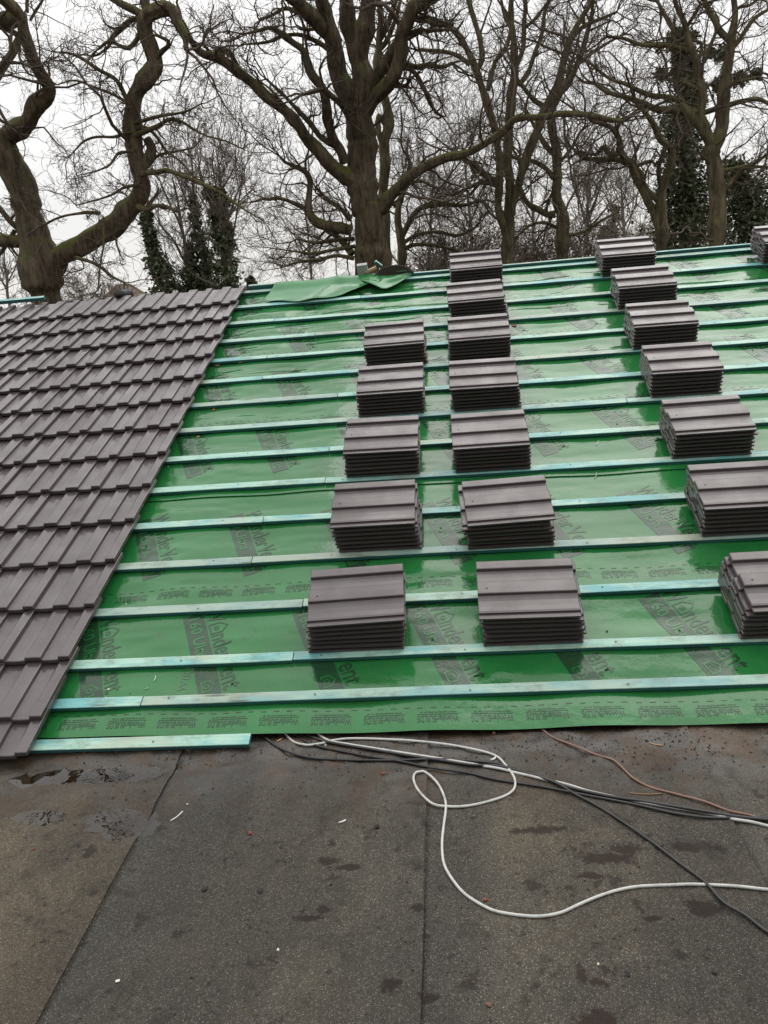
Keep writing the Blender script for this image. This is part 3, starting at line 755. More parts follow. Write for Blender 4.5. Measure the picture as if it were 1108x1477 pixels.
cable(c2([(285, 55), (300, 75), (330, 95), (365, 113), (420, 121), (600, 148), (800, 180), (1000, 215)]) + c3([(100, 232), (200, 258), (300, 282), (400, 309), (520, 335), (620, 355), (720, 372), (850, 395), (960, 415), (1050, 435), (1108, 448)]), 0.0045, CW,
      'straighter white cable running beside the black cables to the right', None, (0.5, -0.08, 0))
cable(c2([(90, 95), (150, 135), (250, 172), (370, 183), (600, 185), (800, 181), (1000, 195)]) + c3([(60, 212), (160, 240), (260, 275), (340, 320), (430, 370), (540, 440), (650, 515), (740, 585), (850, 670), (930, 745), (1020, 810), (1108, 872)]), 0.0046, CB,
      'thin black cable crossing down over the white cable at the right', [0.0]*9+[0.004]*2+[0.0]*5+[0.009]+[0.0]*3, (0.3, -0.2, 0))
cable(c2([(190, 70), (210, 85), (290, 125), (450, 160), (620, 188), (760, 215), (900, 235)]) + c3([(20, 262), (200, 290), (400, 327), (600, 367), (760, 402), (900, 413), (1108, 416)]), 0.0043, CB,
      'lowest black cable of the bundle under the eaves', None, (0.5, -0.05, 0))
cable(c2([(230, 60), (250, 78), (330, 108), (500, 140), (700, 173), (900, 203)]) + c3([(20, 208), (120, 228), (220, 258), (320, 295), (480, 328), (620, 350), (760, 374), (960, 404), (1108, 424)]), 0.0052, CB,
      'thick black cable lying along the straighter white cable', [0.0]*8+[0.003]*7, (0.5, -0.07, 0))
cable(c3([(190, 45), (205, 60), (250, 92), (330, 128), (420, 160), (490, 185), (530, 220), (570, 258), (640, 290), (740, 320), (850, 350), (950, 382), (1040, 408), (1108, 428)]), 0.0037, CBR,
      'thin brown cable coming from under the membrane edge at the right', None, (0.4, -0.06, 0))

# ------------------------------------------------------------------ small litter
def chip(px, py, size, flat, col, name, label, cat, seed, roof=False, t=-0.018):
    r_ = random.Random(seed); bm = bmesh.new(); bmesh.ops.create_icosphere(bm, subdivisions=2, radius=0.5)
    for v in bm.verts:
        v.co *= 1+0.45*float(vn(v.co.x*3+seed, v.co.y*3+v.co.z*2, seed)); v.co.x *= size; v.co.y *= size*r_.uniform(.6, .9); v.co.z *= size*flat
    o = link(name, bm_mesh(name, bm), simple(name+'_colour', col, 0.75, 0.35, 120), None)
    if roof:
        u, v = on_roof(px, py, t); p = X*u+S*v+N*(float(sheet_best(u, v))+size*flat*0.35)
        o.matrix_world = Matrix.Translation(p) @ ROOF @ Matrix.Rotation(r_.uniform(0, 6), 4, 'Z')
    else:
        p = on_z(px, py, FLATZ); o.location = (p[0], p[1], float(felt_surf(p[0], p[1]))+size*flat*0.35); o.rotation_euler.z = r_.uniform(0, 6)
    tag(o, label, cat)
def sheet_best(u, v):
    return max(float(sheet_n(k, u, v)) for k in range(6) if EDGE[k]-0.02 < v < (EDGE[k+1]+.1 if k < 5 else 9))
RED, BRN, BLK, WHT = (0.17, 0.042, 0.026), (0.13, 0.065, 0.03), (0.012, 0.011, 0.01), (0.62, 0.62, 0.58)
for a in [(553, 1117, .016, .6, RED, 'brick_crumb', 'small red brick crumb on the felt below the cables', 'crumb', 1),
          (48, 1225, .012, .6, RED, 'brick_crumb', 'tiny red brick crumb on the brown felt at the left', 'crumb', 2),
          (713, 1060, .013, .6, (.25, .09, .05), 'brick_crumb', 'orange pink brick crumb near the membrane edge', 'crumb', 3),
          (701, 1299, .013, .6, RED, 'brick_crumb', 'red brick crumb just above the big curve of white cable', 'crumb', 4),
          (706, 1451, .016, .5, BRN, 'brick_crumb', 'dark red crumb near the bottom edge of the photo', 'crumb', 5),
          (361, 1202, .016, .5, RED, 'brick_crumb', 'rusty crumb below the small puddle in the middle', 'crumb', 6),
          (544, 1194, .02, .6, BLK, 'moss_clump', 'small black clump lying on the felt left of the loop', 'moss', 7),
          (905, 1406, .016, .5, BLK, 'moss_clump', 'round black clump low on the right felt', 'moss', 8),
          (1030, 1404, .013, .5, BLK, 'moss_clump', 'black speck at the lower right of the felt', 'moss', 9),
          (375, 1285, .02, .35, BLK, 'moss_clump', 'flat dark clump on the middle felt strip', 'moss', 10),
          (296, 1283, .02, .4, BLK, 'moss_clump', 'dark clump near the left felt seam', 'moss', 11),
          (170, 1416, .011, .5, WHT, 'plaster_crumb', 'white crumb on the dark felt at the lower left', 'crumb', 12),
          (270, 1158, .007, .5, WHT, 'plaster_crumb', 'tiny white speck above the white stick', 'crumb', 13),
          (401, 1369, .008, .5, WHT, 'plaster_crumb', 'tiny white crumb in the middle felt strip', 'crumb', 14),
          (863, 1392, .008, .5, (.5, .45, .3), 'plaster_crumb', 'tiny cream crumb low on the right felt', 'crumb', 15),
          (470, 1078, .008, .5, WHT, 'plaster_crumb', 'tiny white crumb among the cables by the eaves', 'crumb', 16)]:
    chip(*a)
for a in [(347, 522, .05, .18, (.16, .085, .04), 'dead_leaf', 'brown dead leaf on the upper left of the membrane', 'leaf', 21, True),
          (312, 526, .05, .12, (.09, .05, .03), 'dead_leaf', 'dark leaf scrap under the eleventh batten by the tiles', 'leaf', 22, True),
          (308, 590, .022, .5, (.45, .15, .04), 'dead_leaf', 'small orange leaf scrap under the ninth batten', 'leaf', 23, True),
          (285, 629, .022, .4, (.3, .12, .05), 'dead_leaf', 'small reddish scrap under the eighth batten', 'leaf', 24, True),
          (741, 470, .035, .3, (.2, .06, .04), 'dead_leaf', 'reddish dead leaf beside the middle stacks', 'leaf', 25, True),
          (156, 993, .010, .6, (.8, .8, .8), 'plaster_crumb', 'bright white crumb on the membrane near the tiled edge', 'crumb', 26, True),
          (188, 1000, .006, .6, BLK, 'moss_clump', 'black speck on the membrane above the lowest batten', 'moss', 27, True),
          (242, 671, .007, .6, (.8, .8, .8), 'plaster_crumb', 'white crumb on the membrane beside the tiles', 'crumb', 28, True),
          (876, 909, .012, .4, BLK, 'moss_clump', 'black fleck right of the lowest middle stack', 'moss', 29, True),
          (181, 869, .006, .6, (.8, .8, .8), 'plaster_crumb', 'tiny white crumb above the third batten at the left', 'crumb', 30, True)]:
    chip(*a)
def stick(p0, p1, r, col, name, label, roof=False):
    P = []
    for (x, y) in (p0, ((p0[0]+p1[0])/2+.5, (p0[1]+p1[1])/2+.7), p1):
        if roof:
            u, v = on_roof(x, y, -0.02); P.append(X*u+S*v+N*(sheet_best(u, v)+r+.0015))
        else:
            p = on_z(x, y, FLATZ); P.append(np.array([p[0], p[1], float(felt_surf(p[0], p[1]))+r]))
    Q = catmull(P, 0.01); V, F = tube(Q, np.full(len(Q), r), 6); n = len(V)
    tag(link(name, mesh_np(name, V, [F, np.arange(6)[::-1].reshape(1, -1), (np.arange(6)+n-6).reshape(1, -1)]), simple(name+'_colour', col, 0.5)), label, 'scrap')
stick((246, 1184), (264, 1172), .0022, (.6, .6, .57), 'plastic_stick', 'white plastic sliver beside the left felt seam')
stick((489, 1188), (499, 1184), .0028, (.62, .62, .6), 'plastic_stick', 'short white plastic piece in the middle of the felt')
stick((708, 1097), (716, 1093), .004, (.62, .62, .6), 'plastic_stick', 'white plastic end inside the white cable loop')
stick((400, 1075), (408, 1069), .0022, (.5, .3, .14), 'wood_splinter', 'tan wood splinter under the membrane edge')
stick((908, 1148), (955, 1148), .0022, (.2, .11, .05), 'wood_splinter', 'brown twig lying against the black cables')
stick((936, 1074), (956, 1077), .002, (.36, .22, .1), 'wood_splinter', 'tan twig near the right end of the eaves')
stick((222, 983), (225, 975), .0018, (.6, .62, .55), 'nail', 'pale nail on the membrane over the lowest batten', True)
stick((209, 994), (214, 992), .0014, (.5, .55, .5), 'nail', 'small nail lying left of the chalk scribble', True)
stick((138, 1004), (153, 1004), .0018, (.6, .62, .6), 'nail', 'thin pale nail against the lowest batten at left', True)
stick((860, 641), (863, 634), .0015, (.6, .62, .6), 'nail', 'bright wire bit on the membrane in the middle', True)
stick((858, 688), (861, 681), .0015, (.6, .62, .6), 'nail', 'bright wire bit under the sixth batten', True)

# moss and grit litter washed down to the eaves: uncountable, one object
lr = np.random.default_rng(5); n_l = 5200
lx = lr.uniform(-3.4, 1.6, n_l); ly = -0.05-np.abs(lr.normal(size=n_l))*0.16; far_ = lr.random(n_l) < 0.22; ly[far_] = lr.uniform(-1.5, -0.1, far_.sum())
keep = vn(lx*4, ly*9, 12) > lr.uniform(-0.5, 0.35, n_l); keep |= far_; lx, ly = lx[keep], ly[keep]; n_l = len(lx)
sz = 0.0012+0.0042*lr.random(n_l)**3; base_ = np.array([[1, 0, 0], [-.5, .87, 0], [-.5, -.87, 0], [0, 0, 0.9]])
an = lr.uniform(0, 6.28, n_l); jit = 1+0.5*lr.normal(size=(n_l, 4, 3))*0.5; Vl = base_[None]*jit*sz[:, None, None]
Vx = Vl[..., 0]*np.cos(an)[:, None]*1.6-Vl[..., 1]*np.sin(an)[:, None]; Vy = Vl[..., 0]*np.sin(an)[:, None]*1.6+Vl[..., 1]*np.cos(an)[:, None]
Vl = np.stack([Vx+lx[:, None], Vy+ly[:, None], Vl[..., 2]+felt_surf(lx, ly)[:, None]+0.0004], -1).reshape(-1, 3)
k_ = np.arange(n_l)[:, None]*4; Fl = np.concatenate([k_+np.array([[0, 1, 3]]), k_+np.array([[1, 2, 3]]), k_+np.array([[2, 0, 3]])])
LM = NM('litter_colour'); wl = LM.voro(90, None, out='Color'); ws = LM.n('ShaderNodeSeparateColor'); LM.l(wl, ws.inputs[0])
LM.set(Base_Color=LM.mix(LM.ramp(ws.outputs[0], [(0.35, 0.0), (0.75, 1.0)]), (0.018, 0.012, 0.008), (0.10, 0.062, 0.030)), Roughness=0.8)
o = link('litter', mesh_np('litter', Vl, [Fl], False), LM.m); tag(o, 'brown moss crumbs and grit strewn along the eaves', 'litter', None, 'stuff')

# ------------------------------------------------------------------ odds and ends on the ridge
bm = bmesh.new(); n_ = 18; L_, Rr_, t_ = 0.34, 0.165, 0.016
ringO = []; 
for y in (0, L_):
    for rr_ in (Rr_, Rr_-t_):
        ringO.append([bm.verts.new((rr_*cos(a)*1.0, y, rr_*0.52*sin(a)-0.01)) for a in np.linspace(0.12, pi-0.12, n_)])
a0, a1, b0, b1 = ringO
for i in range(n_-1):
    bm.faces.new((a0[i], a0[i+1], b0[i+1], b0[i])); bm.faces.new((a1[i], b1[i], b1[i+1], a1[i+1]))
    bm.faces.new((a0[i], a1[i], a1[i+1], a0[i+1])); bm.faces.new((b0[i], b0[i+1], b1[i+1], b1[i]))
bm.faces.new(a1[::-1]); bm.faces.new((a0[0], b0[0], b1[0], a1[0])); bm.faces.new((a0[-1], a1[-1], b1[-1], b0[-1]))
o = link('ridge_tile', bm_mesh('ridge_tile', bm, True), simple('ridge_tile_clay', (0.055, 0.04, 0.03), 0.7, 0.3, 25, 0.2))
p = on_roof(568, 404, 0.03); o.matrix_world = ROOF @ Matrix.Translation((p[0], 4.42, 0.03)) @ Matrix.Rotation(-TH-0.06, 4, 'X') @ Matrix.Rotation(0.12, 4, 'Z')
tag(o, 'dark brown half-round ridge tile sitting loose behind the flap', 'ridge tile')
def block(px, py, sx, sy, sz, rot, mat, name, label, cat, lift=0.05, v=4.46):
    bm = bmesh.new(); box(bm, -sx/2, sx/2, -sy/2, sy/2, -sz/2, sz/2, 0.002)
    o = link(name, bm_mesh(name, bm), mat); u = on_roof(px, py, lift)[0]
    o.matrix_world = ROOF @ Matrix.Translation((u, v, lift)) @ Matrix.Rotation(rot, 4, 'Y'); tag(o, label, cat)
block(522, 395, 0.085, 0.05, 0.085, -0.05, simple('grey_plastic', (0.30, 0.30, 0.29), 0.4, 0.3, 30), 'vent_box', 'small pale grey box on the ridge in front of the big trunk', 'vent', 0.075, 4.48)
block(545, 388, 0.07, 0.03, 0.022, 0.75, BATTEN, 'batten_offcut', 'short turquoise batten offcut sticking up beside the ridge tile', 'offcut', 0.115)
block(534, 394, 0.10, 0.03, 0.022, -0.35, simple('fresh_wood', (0.42, 0.30, 0.18), 0.7, 0.3, 30), 'wood_offcut', 'tan wood offcut next to the grey box on the ridge', 'offcut', 0.07)
for (px, py, rr_, lab) in [(179, 424.5, 0.042, 'larger black half-round cap on the ridge above the tiles'), (99, 436, 0.022, 'smaller black cap on the ridge near the left trunk')]:
    bm = bmesh.new(); bmesh.ops.create_cone(bm, cap_ends=True, segments=20, radius1=rr_, radius2=rr_*0.9, depth=0.25)
    bmesh.ops.bevel(bm, geom=[e for e in bm.edges if len(e.link_faces) == 2 and abs(e.calc_face_angle(0)) > 0.8], offset=0.01, segments=2, affect='EDGES')
    o = link('roof_ventilator', bm_mesh('roof_ventilator', bm, True), simple('black_plastic', (0.012, 0.012, 0.012), 0.5))
    p = on_y(px, py, 4.45*cos(TH)+0.12); o.matrix_world = Matrix.Translation(p) @ Matrix.Rotation(pi/2, 4, 'X'); tag(o, lab, 'ventilator')

# ------------------------------------------------------------------ trees
def batch_tubes(P, R, s):
    """P (B,n,3), R (B,n)"""
    B, n, _ = P.shape
    T = np.gradient(P, axis=1); T /= np.linalg.norm(T, axis=2, keepdims=True)+1e-9
    ref = rng.normal(size=(B, 1, 3)); A = np.cross(T, ref); A /= np.linalg.norm(A, axis=2, keepdims=True)+1e-6
    C_ = np.cross(T, A); th = np.arange(s)*2*pi/s
    V = P[:, :, None]+R[:, :, None, None]*(A[:, :, None]*np.cos(th)[None, None, :, None]+C_[:, :, None]*np.sin(th)[None, None, :, None])
    b = np.arange(B)[:, None, None]*(n*s); i = np.arange(n-1)[None, :, None]; j = np.arange(s)[None, None, :]; j2 = (j+1) % s
    F = np.stack([b+i*s+j, b+i*s+j2, b+(i+1)*s+j2, b+(i+1)*s+j], -1).reshape(-1, 4)
    return V.reshape(-1, 3), F
def unit(v): return v/(np.linalg.norm(v, axis=-1, keepdims=True)+1e-9)
def grow(st, dr, ln, r0, n, wig, trop, taper=0.25):
    B = len(st); P = np.zeros((B, n+1, 3)); P[:, 0] = st; d_ = unit(dr); seg = (ln/n)[:, None]
    for i in range(n):
        d_ = unit(d_ + rng.normal(size=(B, 3))*wig + np.array([0, 0, trop])); P[:, i+1] = P[:, i]+d_*seg
    t = np.linspace(0, 1, n+1)[None]; R = r0[:, None]*(1-(1-taper)*t)
    return P, R
def spawn(P, R, m, amin, amax, lo=0.15):
    """m children per branch: start, direction, local radius"""
    B, n, _ = P.shape; k = B*m
    bi = np.repeat(np.arange(B), m); t = lo+(0.98-lo)*rng.random(k); f = t*(n-1); i = np.minimum(f.astype(int), n-2); q = (f-i)[:, None]
    st = P[bi, i]*(1-q)+P[bi, i+1]*q; tg = unit(P[bi, i+1]-P[bi, i]); r = R[bi, i]*(1-q[:, 0])+R[bi, i+1]*q[:, 0]
    sd_ = unit(np.cross(tg, rng.normal(size=(k, 3)))); ang = amin+(amax-amin)*rng.random(k)
    return st, unit(tg*np.cos(ang)[:, None]+sd_*np.sin(ang)[:, None]), r, bi
class Acc:
    def __init__(s): s.V = []; s.F = []; s.n = 0
    def add(s, VF):
        V, F = VF; s.V.append(V); s.F.append(F+s.n); s.n += len(V)
    def mesh(s, name): return mesh_np(name, np.concatenate(s.V), [np.concatenate(s.F)])
RMIN = 0.0034
def twigs(acc, st, dr, ln, r0, levels=3, wig=0.30, trop=0.05, mult=1.0, rmin=RMIN, seg=7):
    P, R = grow(st, dr, ln, r0, seg, wig, trop, 0.35); acc.add(batch_tubes(P, np.maximum(R, rmin), 4))
    L = ln
    for lv in range(levels-1):
        m = max(2, int(round((5, 5, 4)[min(lv, 2)]*mult)))
        s2, d2, r2, bi = spawn(P, R, m, 0.5, 1.15)
        L2 = L[bi]*(0.30+0.38*rng.random(len(bi))); r2 = np.minimum(r2*0.62, L2*0.016)
        P, R = grow(s2, d2, L2, r2, max(4, seg-1-lv), wig, trop, 0.45); acc.add(batch_tubes(P, np.maximum(R, rmin), 3)); L = L2
class Tree:
    def __init__(s, Y, bark=BARK, twig=TWIG, density=1.0, tl=1.0, wig=0.30, trop=0.04, levels=3, rmin=RMIN):
        s.Y = Y; s.trunk = Acc(); s.crown = Acc(); s.bark = bark; s.twig = twig; s.den = density; s.tl = tl; s.wig = wig; s.trop = trop; s.levels = levels; s.rmin = rmin; s.base = None
    def limb(s, pts, den=None, tl=None, ylean=0.0, tipgrow=True, y0=0.0, sub=True):
        """pts: (px,py,r_px); ylean: metres the tip comes forward or back along the limb"""
        n = len(pts); Q = []
        for i, p in enumerate(pts):
            y = s.Y+y0+ylean*(i/(n-1)); P = on_y(p[0], p[1], y); dep = (P-CAM)@FW; Q.append([*P, p[2]*dep/PF])
        Q = catmull(Q, 0.07); P = Q[:, :3]; R = np.maximum(Q[:, 3], 0.008)
        L = np.concatenate([[0], np.cumsum(np.linalg.norm(np.diff(P, axis=0), axis=1))])
        # knobbly outline
        jit = np.stack([vn(L*1.7+s.Y, L*0+i*7+len(s.trunk.V), i) for i in range(3)], -1)*(R[:, None]*0.30+0.008)
        P2 = P+jit; R2 = R*(1+0.13*vn(L*3.1, L*0+len(s.trunk.V)*1.7, 5)+0.09*vn(L*7.3, L*0+len(s.trunk.V)*2.3, 6))
        V, F = tube(P2, R2, 26 if R.max() > 0.15 else 8)
        th = 26 if R.max() > 0.15 else 8
        if R.max() > 0.15:                                   # ridged bark on the big wood
            c = np.repeat(P2, th, 0); d_ = V-c; a = np.tile(np.arange(th), len(P2)); 
            LL = np.repeat(L, th); ca, sa = np.cos(a*2*pi/th), np.sin(a*2*pi/th)
            V = c+d_*(1+0.10*vn(ca*5+LL*0.25, sa*5+LL*0.35, 8)[:, None]+0.06*vn(ca*9+LL*1.2, sa*9-LL*0.9, 9)[:, None]+0.09*vn(ca*1.6+LL*1.7, sa*1.6+LL*1.1, 10)[:, None])
        s.trunk.add((V, F))
        if s.base is None: s.base = P[0]
        if not sub: return
        d = (s.den if den is None else den); tl = s.tl*(1 if tl is None else tl)
        Ltot = L[-1]; m = int(Ltot*d*3.0)
        if m < 1: return
        t = np.sort(rng.random(m))**0.85*Ltot
        i = np.clip(np.searchsorted(L, t)-1, 0, len(P)-2); tg = unit(P2[i+1]-P2[i])
        sdv = unit(np.cross(tg, rng.normal(size=(m, 3)))); ang = (0.75+0.6*rng.random(m))[:, None]
        dr = unit(tg*np.cos(ang)+sdv*np.sin(ang)+np.array([0, 0, 0.10])); r0 = np.minimum(R2[i]*0.45, 0.012+0.030*rng.random(m)**1.7)
        big = R2[i] > 0.22
        ln = tl*(0.55+1.6*rng.random(m)**1.4)*np.clip(r0/0.022, 0.65, 1.4)
        ln = np.where(big, ln*0.6, ln)
        twigs(s.crown, P2[i]+sdv*R2[i][:, None]*0.5, dr, ln, r0, s.levels, s.wig, s.trop, 1.0, s.rmin)
        if pts[-1][1] < 6 and R2[-1] > 0.025:                # carry the limb on up out of the picture
            k = 1 if R2[-1] < 0.06 else 2
            tgu = unit(np.repeat(tg[-1:], k, 0)+np.array([0, 0, 0.5])+rng.normal(size=(k, 3))*0.25)
            Lu = 2.6+2.2*rng.random(k)+R2[-1]*12; Pu, Ru = grow(np.repeat(P2[-1:], k, 0), tgu, Lu, np.full(k, R2[-1]*(1.0 if k == 1 else 0.8)), 14, 0.16, 0.08, 0.18)
            s.trunk.add(batch_tubes(Pu, Ru, 7))
            s3, d3, r3, bi = spawn(Pu, Ru, 6, 0.5, 1.1, 0.12)
            twigs(s.crown, s3, d3, (1.0+1.6*rng.random(len(bi)))*0.9, np.minimum(r3*0.55, 0.045), s.levels, s.wig, s.trop, 1.0, s.rmin)
            tipgrow = False
        if tipgrow and R2[-1] < 0.10:
            k = 3; st = np.repeat(P2[-1:], k, 0); dr = unit(np.repeat(tg[-1:], k, 0)+rng.normal(size=(k, 3))*0.45)
            twigs(s.crown, st, dr, tl*(1.0+rng.random(k)), np.full(k, max(0.012, R2[-1]*0.7)), s.levels, s.wig, s.trop, 1.0, s.rmin)
    def finish(s, name, label, cat='tree', group=None, leaves=None):
        b = s.base; root = empty(name, (b[0], b[1], GROUND)); inv = Matrix.Translation((-b[0], -b[1], -GROUND))
        def sub(nm, me, mat):
            o = link(nm, me, mat); o.parent = root; o.matrix_parent_inverse = inv
        sub('trunk', s.trunk.mesh('trunk'), s.bark)
        if s.crown.V: sub('crown', s.crown.mesh('crown'), s.twig)
        if leaves is not None: sub(leaves[0], leaves[1], leaves[2])
        tag(root, label, cat, group); return root
def foot(Y, px, py, r0, r1):
    """trunk points from the ground up to a visible pixel"""
    P = on_y(px, py, Y); dz = P[2]-GROUND; out = []
    for t in (0, 0.12, 0.45, 0.8):
        q = proj(P+np.array([0, 0, -dz*(1-t)])); out.append((q[0], q[1], r1+(r0-r1)*(1-t)**3))
    return out
OG = 'bare winter trees behind the roof'
def leaf_quads(C_, nrm_scale, size, seed):
    r = np.random.default_rng(seed); n = len(C_); a = unit(r.normal(size=(n, 3))); b = unit(np.cross(a, r.normal(size=(n, 3)))); sz = (size*(0.6+0.8*r.random(n)))[:, None]
    V = np.stack([C_-a*sz, C_+b*sz*0.7, C_+a*sz, C_-b*sz*0.7], 1).reshape(-1, 3)
    return V, np.arange(4*n).reshape(-1, 4)
def leaf_column(Y, pts, n, size, seed, rag=0.35):
    """leaves round a stem given as (px,py,half width px); ragged, clumped outline"""
    r = np.random.default_rng(seed); Q = []
    for (x, y, wpx) in pts:
        P = on_y(x, y, Y); Q.append([*P, wpx*((P-CAM)@FW)/PF])
    Q = catmull(Q, 0.12); 
    clump = r.integers(0, len(Q), n//75); cc = Q[clump, :3]+unit(r.normal(size=(len(clump), 3)))*(Q[clump, 3]*(0.10+1.05*r.random(len(clump))))[:, None]
    ci = r.integers(0, len(cc), n); C_ = cc[ci]+r.normal(size=(n, 3))*(Q[clump[ci], 3]*rag*0.5+0.05)[:, None]
    return leaf_quads(C_, 1, size, seed)

# --- big forked oak at the left
T = Tree(14.0, density=1.0, tl=1.0)
T.limb(foot(14, 73, 440, 36, 24)+[(73, 432, 23), (70, 405, 25.5), (66, 388, 28), (56, 357, 25), (45, 320, 21), (34, 291, 20), (23, 266, 20), (12, 240, 18.5), (4, 222, 18), (-6, 205, 18)], den=0.35, tipgrow=False)
T.limb([(0, 212, 16), (18, 197, 14), (32, 188, 14), (42, 178, 12), (47, 163, 12), (55, 148, 12), (64, 142, 10), (67, 126, 8.5), (56, 106, 8), (47, 86, 7.5), (40, 66, 7.5), (33, 46, 8.5), (30, 26, 7.5), (14, 8, 8), (-5, -8, 7)], den=1.2, ylean=-1.2)
T.limb([(36, 24, 7), (20, 27, 10), (2, 31, 11), (-15, 26, 9)], den=1.0, ylean=-0.6)
T.limb([(30, 55, 5), (20, 72, 6), (8, 88, 6), (0, 108, 5.5), (-8, 118, 5)], den=1.2, ylean=-1)
T.limb([(30, 52, 4), (18, 45, 4), (0, 36, 4)], den=1)
T.limb([(40, 20, 2.5), (39, 8, 2.5), (40, -10, 2)], den=1, y0=-.5); T.limb([(44, 30, 2), (52, 15, 2), (62, -2, 1.5)], den=1)
T.limb([(34, 348, 9), (15, 347, 9), (-5, 344, 9)], den=0.8); T.limb([(32, 334, 5), (15, 318, 4.5), (0, 300, 4), (-12, 290, 3)], den=1.0)
T.limb([(22, 332, 3), (10, 352, 3), (-2, 368, 2.5)], den=1.5); T.limb([(12, 352, 2), (22, 366, 2), (30, 374, 2)], den=1.0)
T.limb([(72, 392, 16), (80, 381, 17), (90, 370, 15), (111, 356, 14.5), (136, 338, 14.5), (162, 321, 14.5), (186, 304, 14), (200, 289, 14), (206, 272, 13.5), (202, 253, 12.5), (197, 235, 11), (193, 220, 11.5), (191.5, 190, 11.5), (193, 164, 11.5), (197, 143, 12), (207, 126, 12), (218, 107, 12), (221, 92, 11), (215, 70, 10), (211, 50, 9.5), (210, 33, 9.5), (214, 20, 10), (228, 14, 11), (246, 19, 10), (253, 33, 7), (262, 44, 6), (268, 57, 5), (268, 72, 3.5)], den=0.55, tl=0.9, ylean=-1.0)
T.limb([(203, 243, 6), (213, 228, 8), (216, 212, 7.5), (209, 199, 6)], den=0.8, y0=-.4, tipgrow=False)
T.limb([(212, 34, 6), (204, 22, 6), (196, 16, 5.5), (180, 8, 5), (162, -2, 4)], den=1.5, y0=-.7); T.limb([(212, 24, 8), (210, 10, 7), (207, -6, 6)], den=1.0, y0=-.7)
for L_ in ([(196, 150, 3.5), (184, 143, 3.5), (174, 124, 3.2), (164, 111, 3), (141, 100, 2.5), (121, 87, 2), (101, 78, 1.6), (78, 76, 1)], [(195, 160, 2.2), (184, 149, 2.2), (162, 136, 2), (131, 124, 1.7), (106, 116, 1.3), (82, 122, 0.8)],
           [(212, 44, 4), (204, 46, 4), (200, 52, 4), (194, 63, 4), (187, 71, 3.6), (174, 68, 3), (158, 60, 2.4), (140, 72, 1.6)], [(212, 28, 4), (199, 26, 4), (187, 28, 4), (174, 40, 3.6), (162, 55, 3), (157, 68, 2.4), (139, 81, 1.5), (122, 80, 1)],
           [(220, 98, 4), (225, 92, 4), (229, 82, 3.6), (236, 72, 3.2), (243, 66, 3), (244, 58, 2.6), (227, 51, 2), (220, 50, 1.5)], [(196, 178, 3), (212, 173, 3), (232, 168, 2.6), (250, 164, 2), (270, 159, 1.4), (290, 150, .9)],
           [(196, 194, 4), (208, 190, 4), (228, 181, 3), (245, 172, 2.6), (262, 176, 2.3), (280, 187, 2), (300, 196, 1.7), (325, 203, 1.3), (350, 215, .9)], [(202, 254, 4), (214, 250, 4), (228, 250, 3.6), (240, 247, 3.3), (263, 253, 3), (283, 261, 2.8), (303, 271, 2.4), (327, 283, 1.9), (349, 299, 1.4), (369, 313, .9)],
           [(198, 296, 4), (212, 302, 4), (224, 298, 3.2), (240, 299, 2.6), (258, 306, 1.8)], [(146, 309, 2.5), (130, 307, 2.2), (115, 308, 2), (95, 311, 1.8), (78, 317, 1.5), (66, 324, 2)],
           [(192, 190, 2), (182, 192, 2), (165, 198, 2), (140, 198, 1.8), (122, 204, 1.5), (108, 218, 1)], [(204, 264, 2), (190, 268, 2), (178, 272, 2), (165, 280, 1.7), (150, 285, 1.5), (125, 292, 1.1), (110, 296, .8)], [(193, 218, 2), (182, 220, 2), (170, 222, 2), (158, 238, 1.6), (140, 246, 1.2)],
           [(112, 372, 2.5), (130, 378, 2.5), (148, 388, 2.3), (160, 398, 2), (180, 408, 1.6)], [(149, 315, 2), (149, 340, 1.6), (147, 370, 1.5), (142, 410, 1.3)], [(196, 184, 3), (214, 186, 3), (228, 200, 2.4), (240, 218, 1.8), (262, 235, 1.2), (278, 255, .8)]):
    T.limb(L_, den=1.9, tl=0.62, y0=-0.6, ylean=rng.uniform(-1.0, 0.8))
T.finish('oak_tree', 'big bare oak at the left with a forked trunk and mossy crooked limb', 'tree', OG)

# --- massive oak in the centre
T = Tree(17.0, density=1.25, tl=1.15)
T.limb(foot(17, 528, 400, 27, 20)+[(528, 385, 19), (527, 347, 18.5), (529, 309, 20), (525, 271, 22), (523, 245, 20), (521, 220, 19), (518, 190, 19), (517, 164, 18), (521, 135, 16), (522, 101, 14), (521, 63, 13), (527, 25, 12), (530, 0, 11), (533, -30, 10)], den=0.25, tipgrow=False)
for L_, yl in (([(520, 120, 9), (509, 76, 9.5), (502, 30, 11), (498, 0, 9.5), (493, -30, 8)], .6), ([(512, 172, 9), (502, 143, 12), (494, 109, 14), (486, 71, 12), (476, 36, 9.5), (466, 10, 9), (458, -15, 8)], -1.0),
               ([(492, 85, 9), (484, 66, 9), (468, 47, 9.5), (446, 23, 10), (423, 2, 9.5), (398, -18, 8)], -1.6), ([(524, 175, 9), (534, 152, 9), (543, 136, 9), (560, 119, 9.5), (570, 103, 10), (575, 80, 9.5), (576, 55, 9), (588, 37, 10), (597, 15, 11), (606, 0, 10), (625, -10, 8)], -1.2),
               ([(535, 130, 7), (547, 108, 9), (557, 92, 9.5), (568, 70, 8), (576, 52, 6)], -0.5),
               ([(600, 12, 8), (620, 2, 7), (640, -10, 6)], -.6)):
    T.limb(L_, den=0.6, ylean=yl)
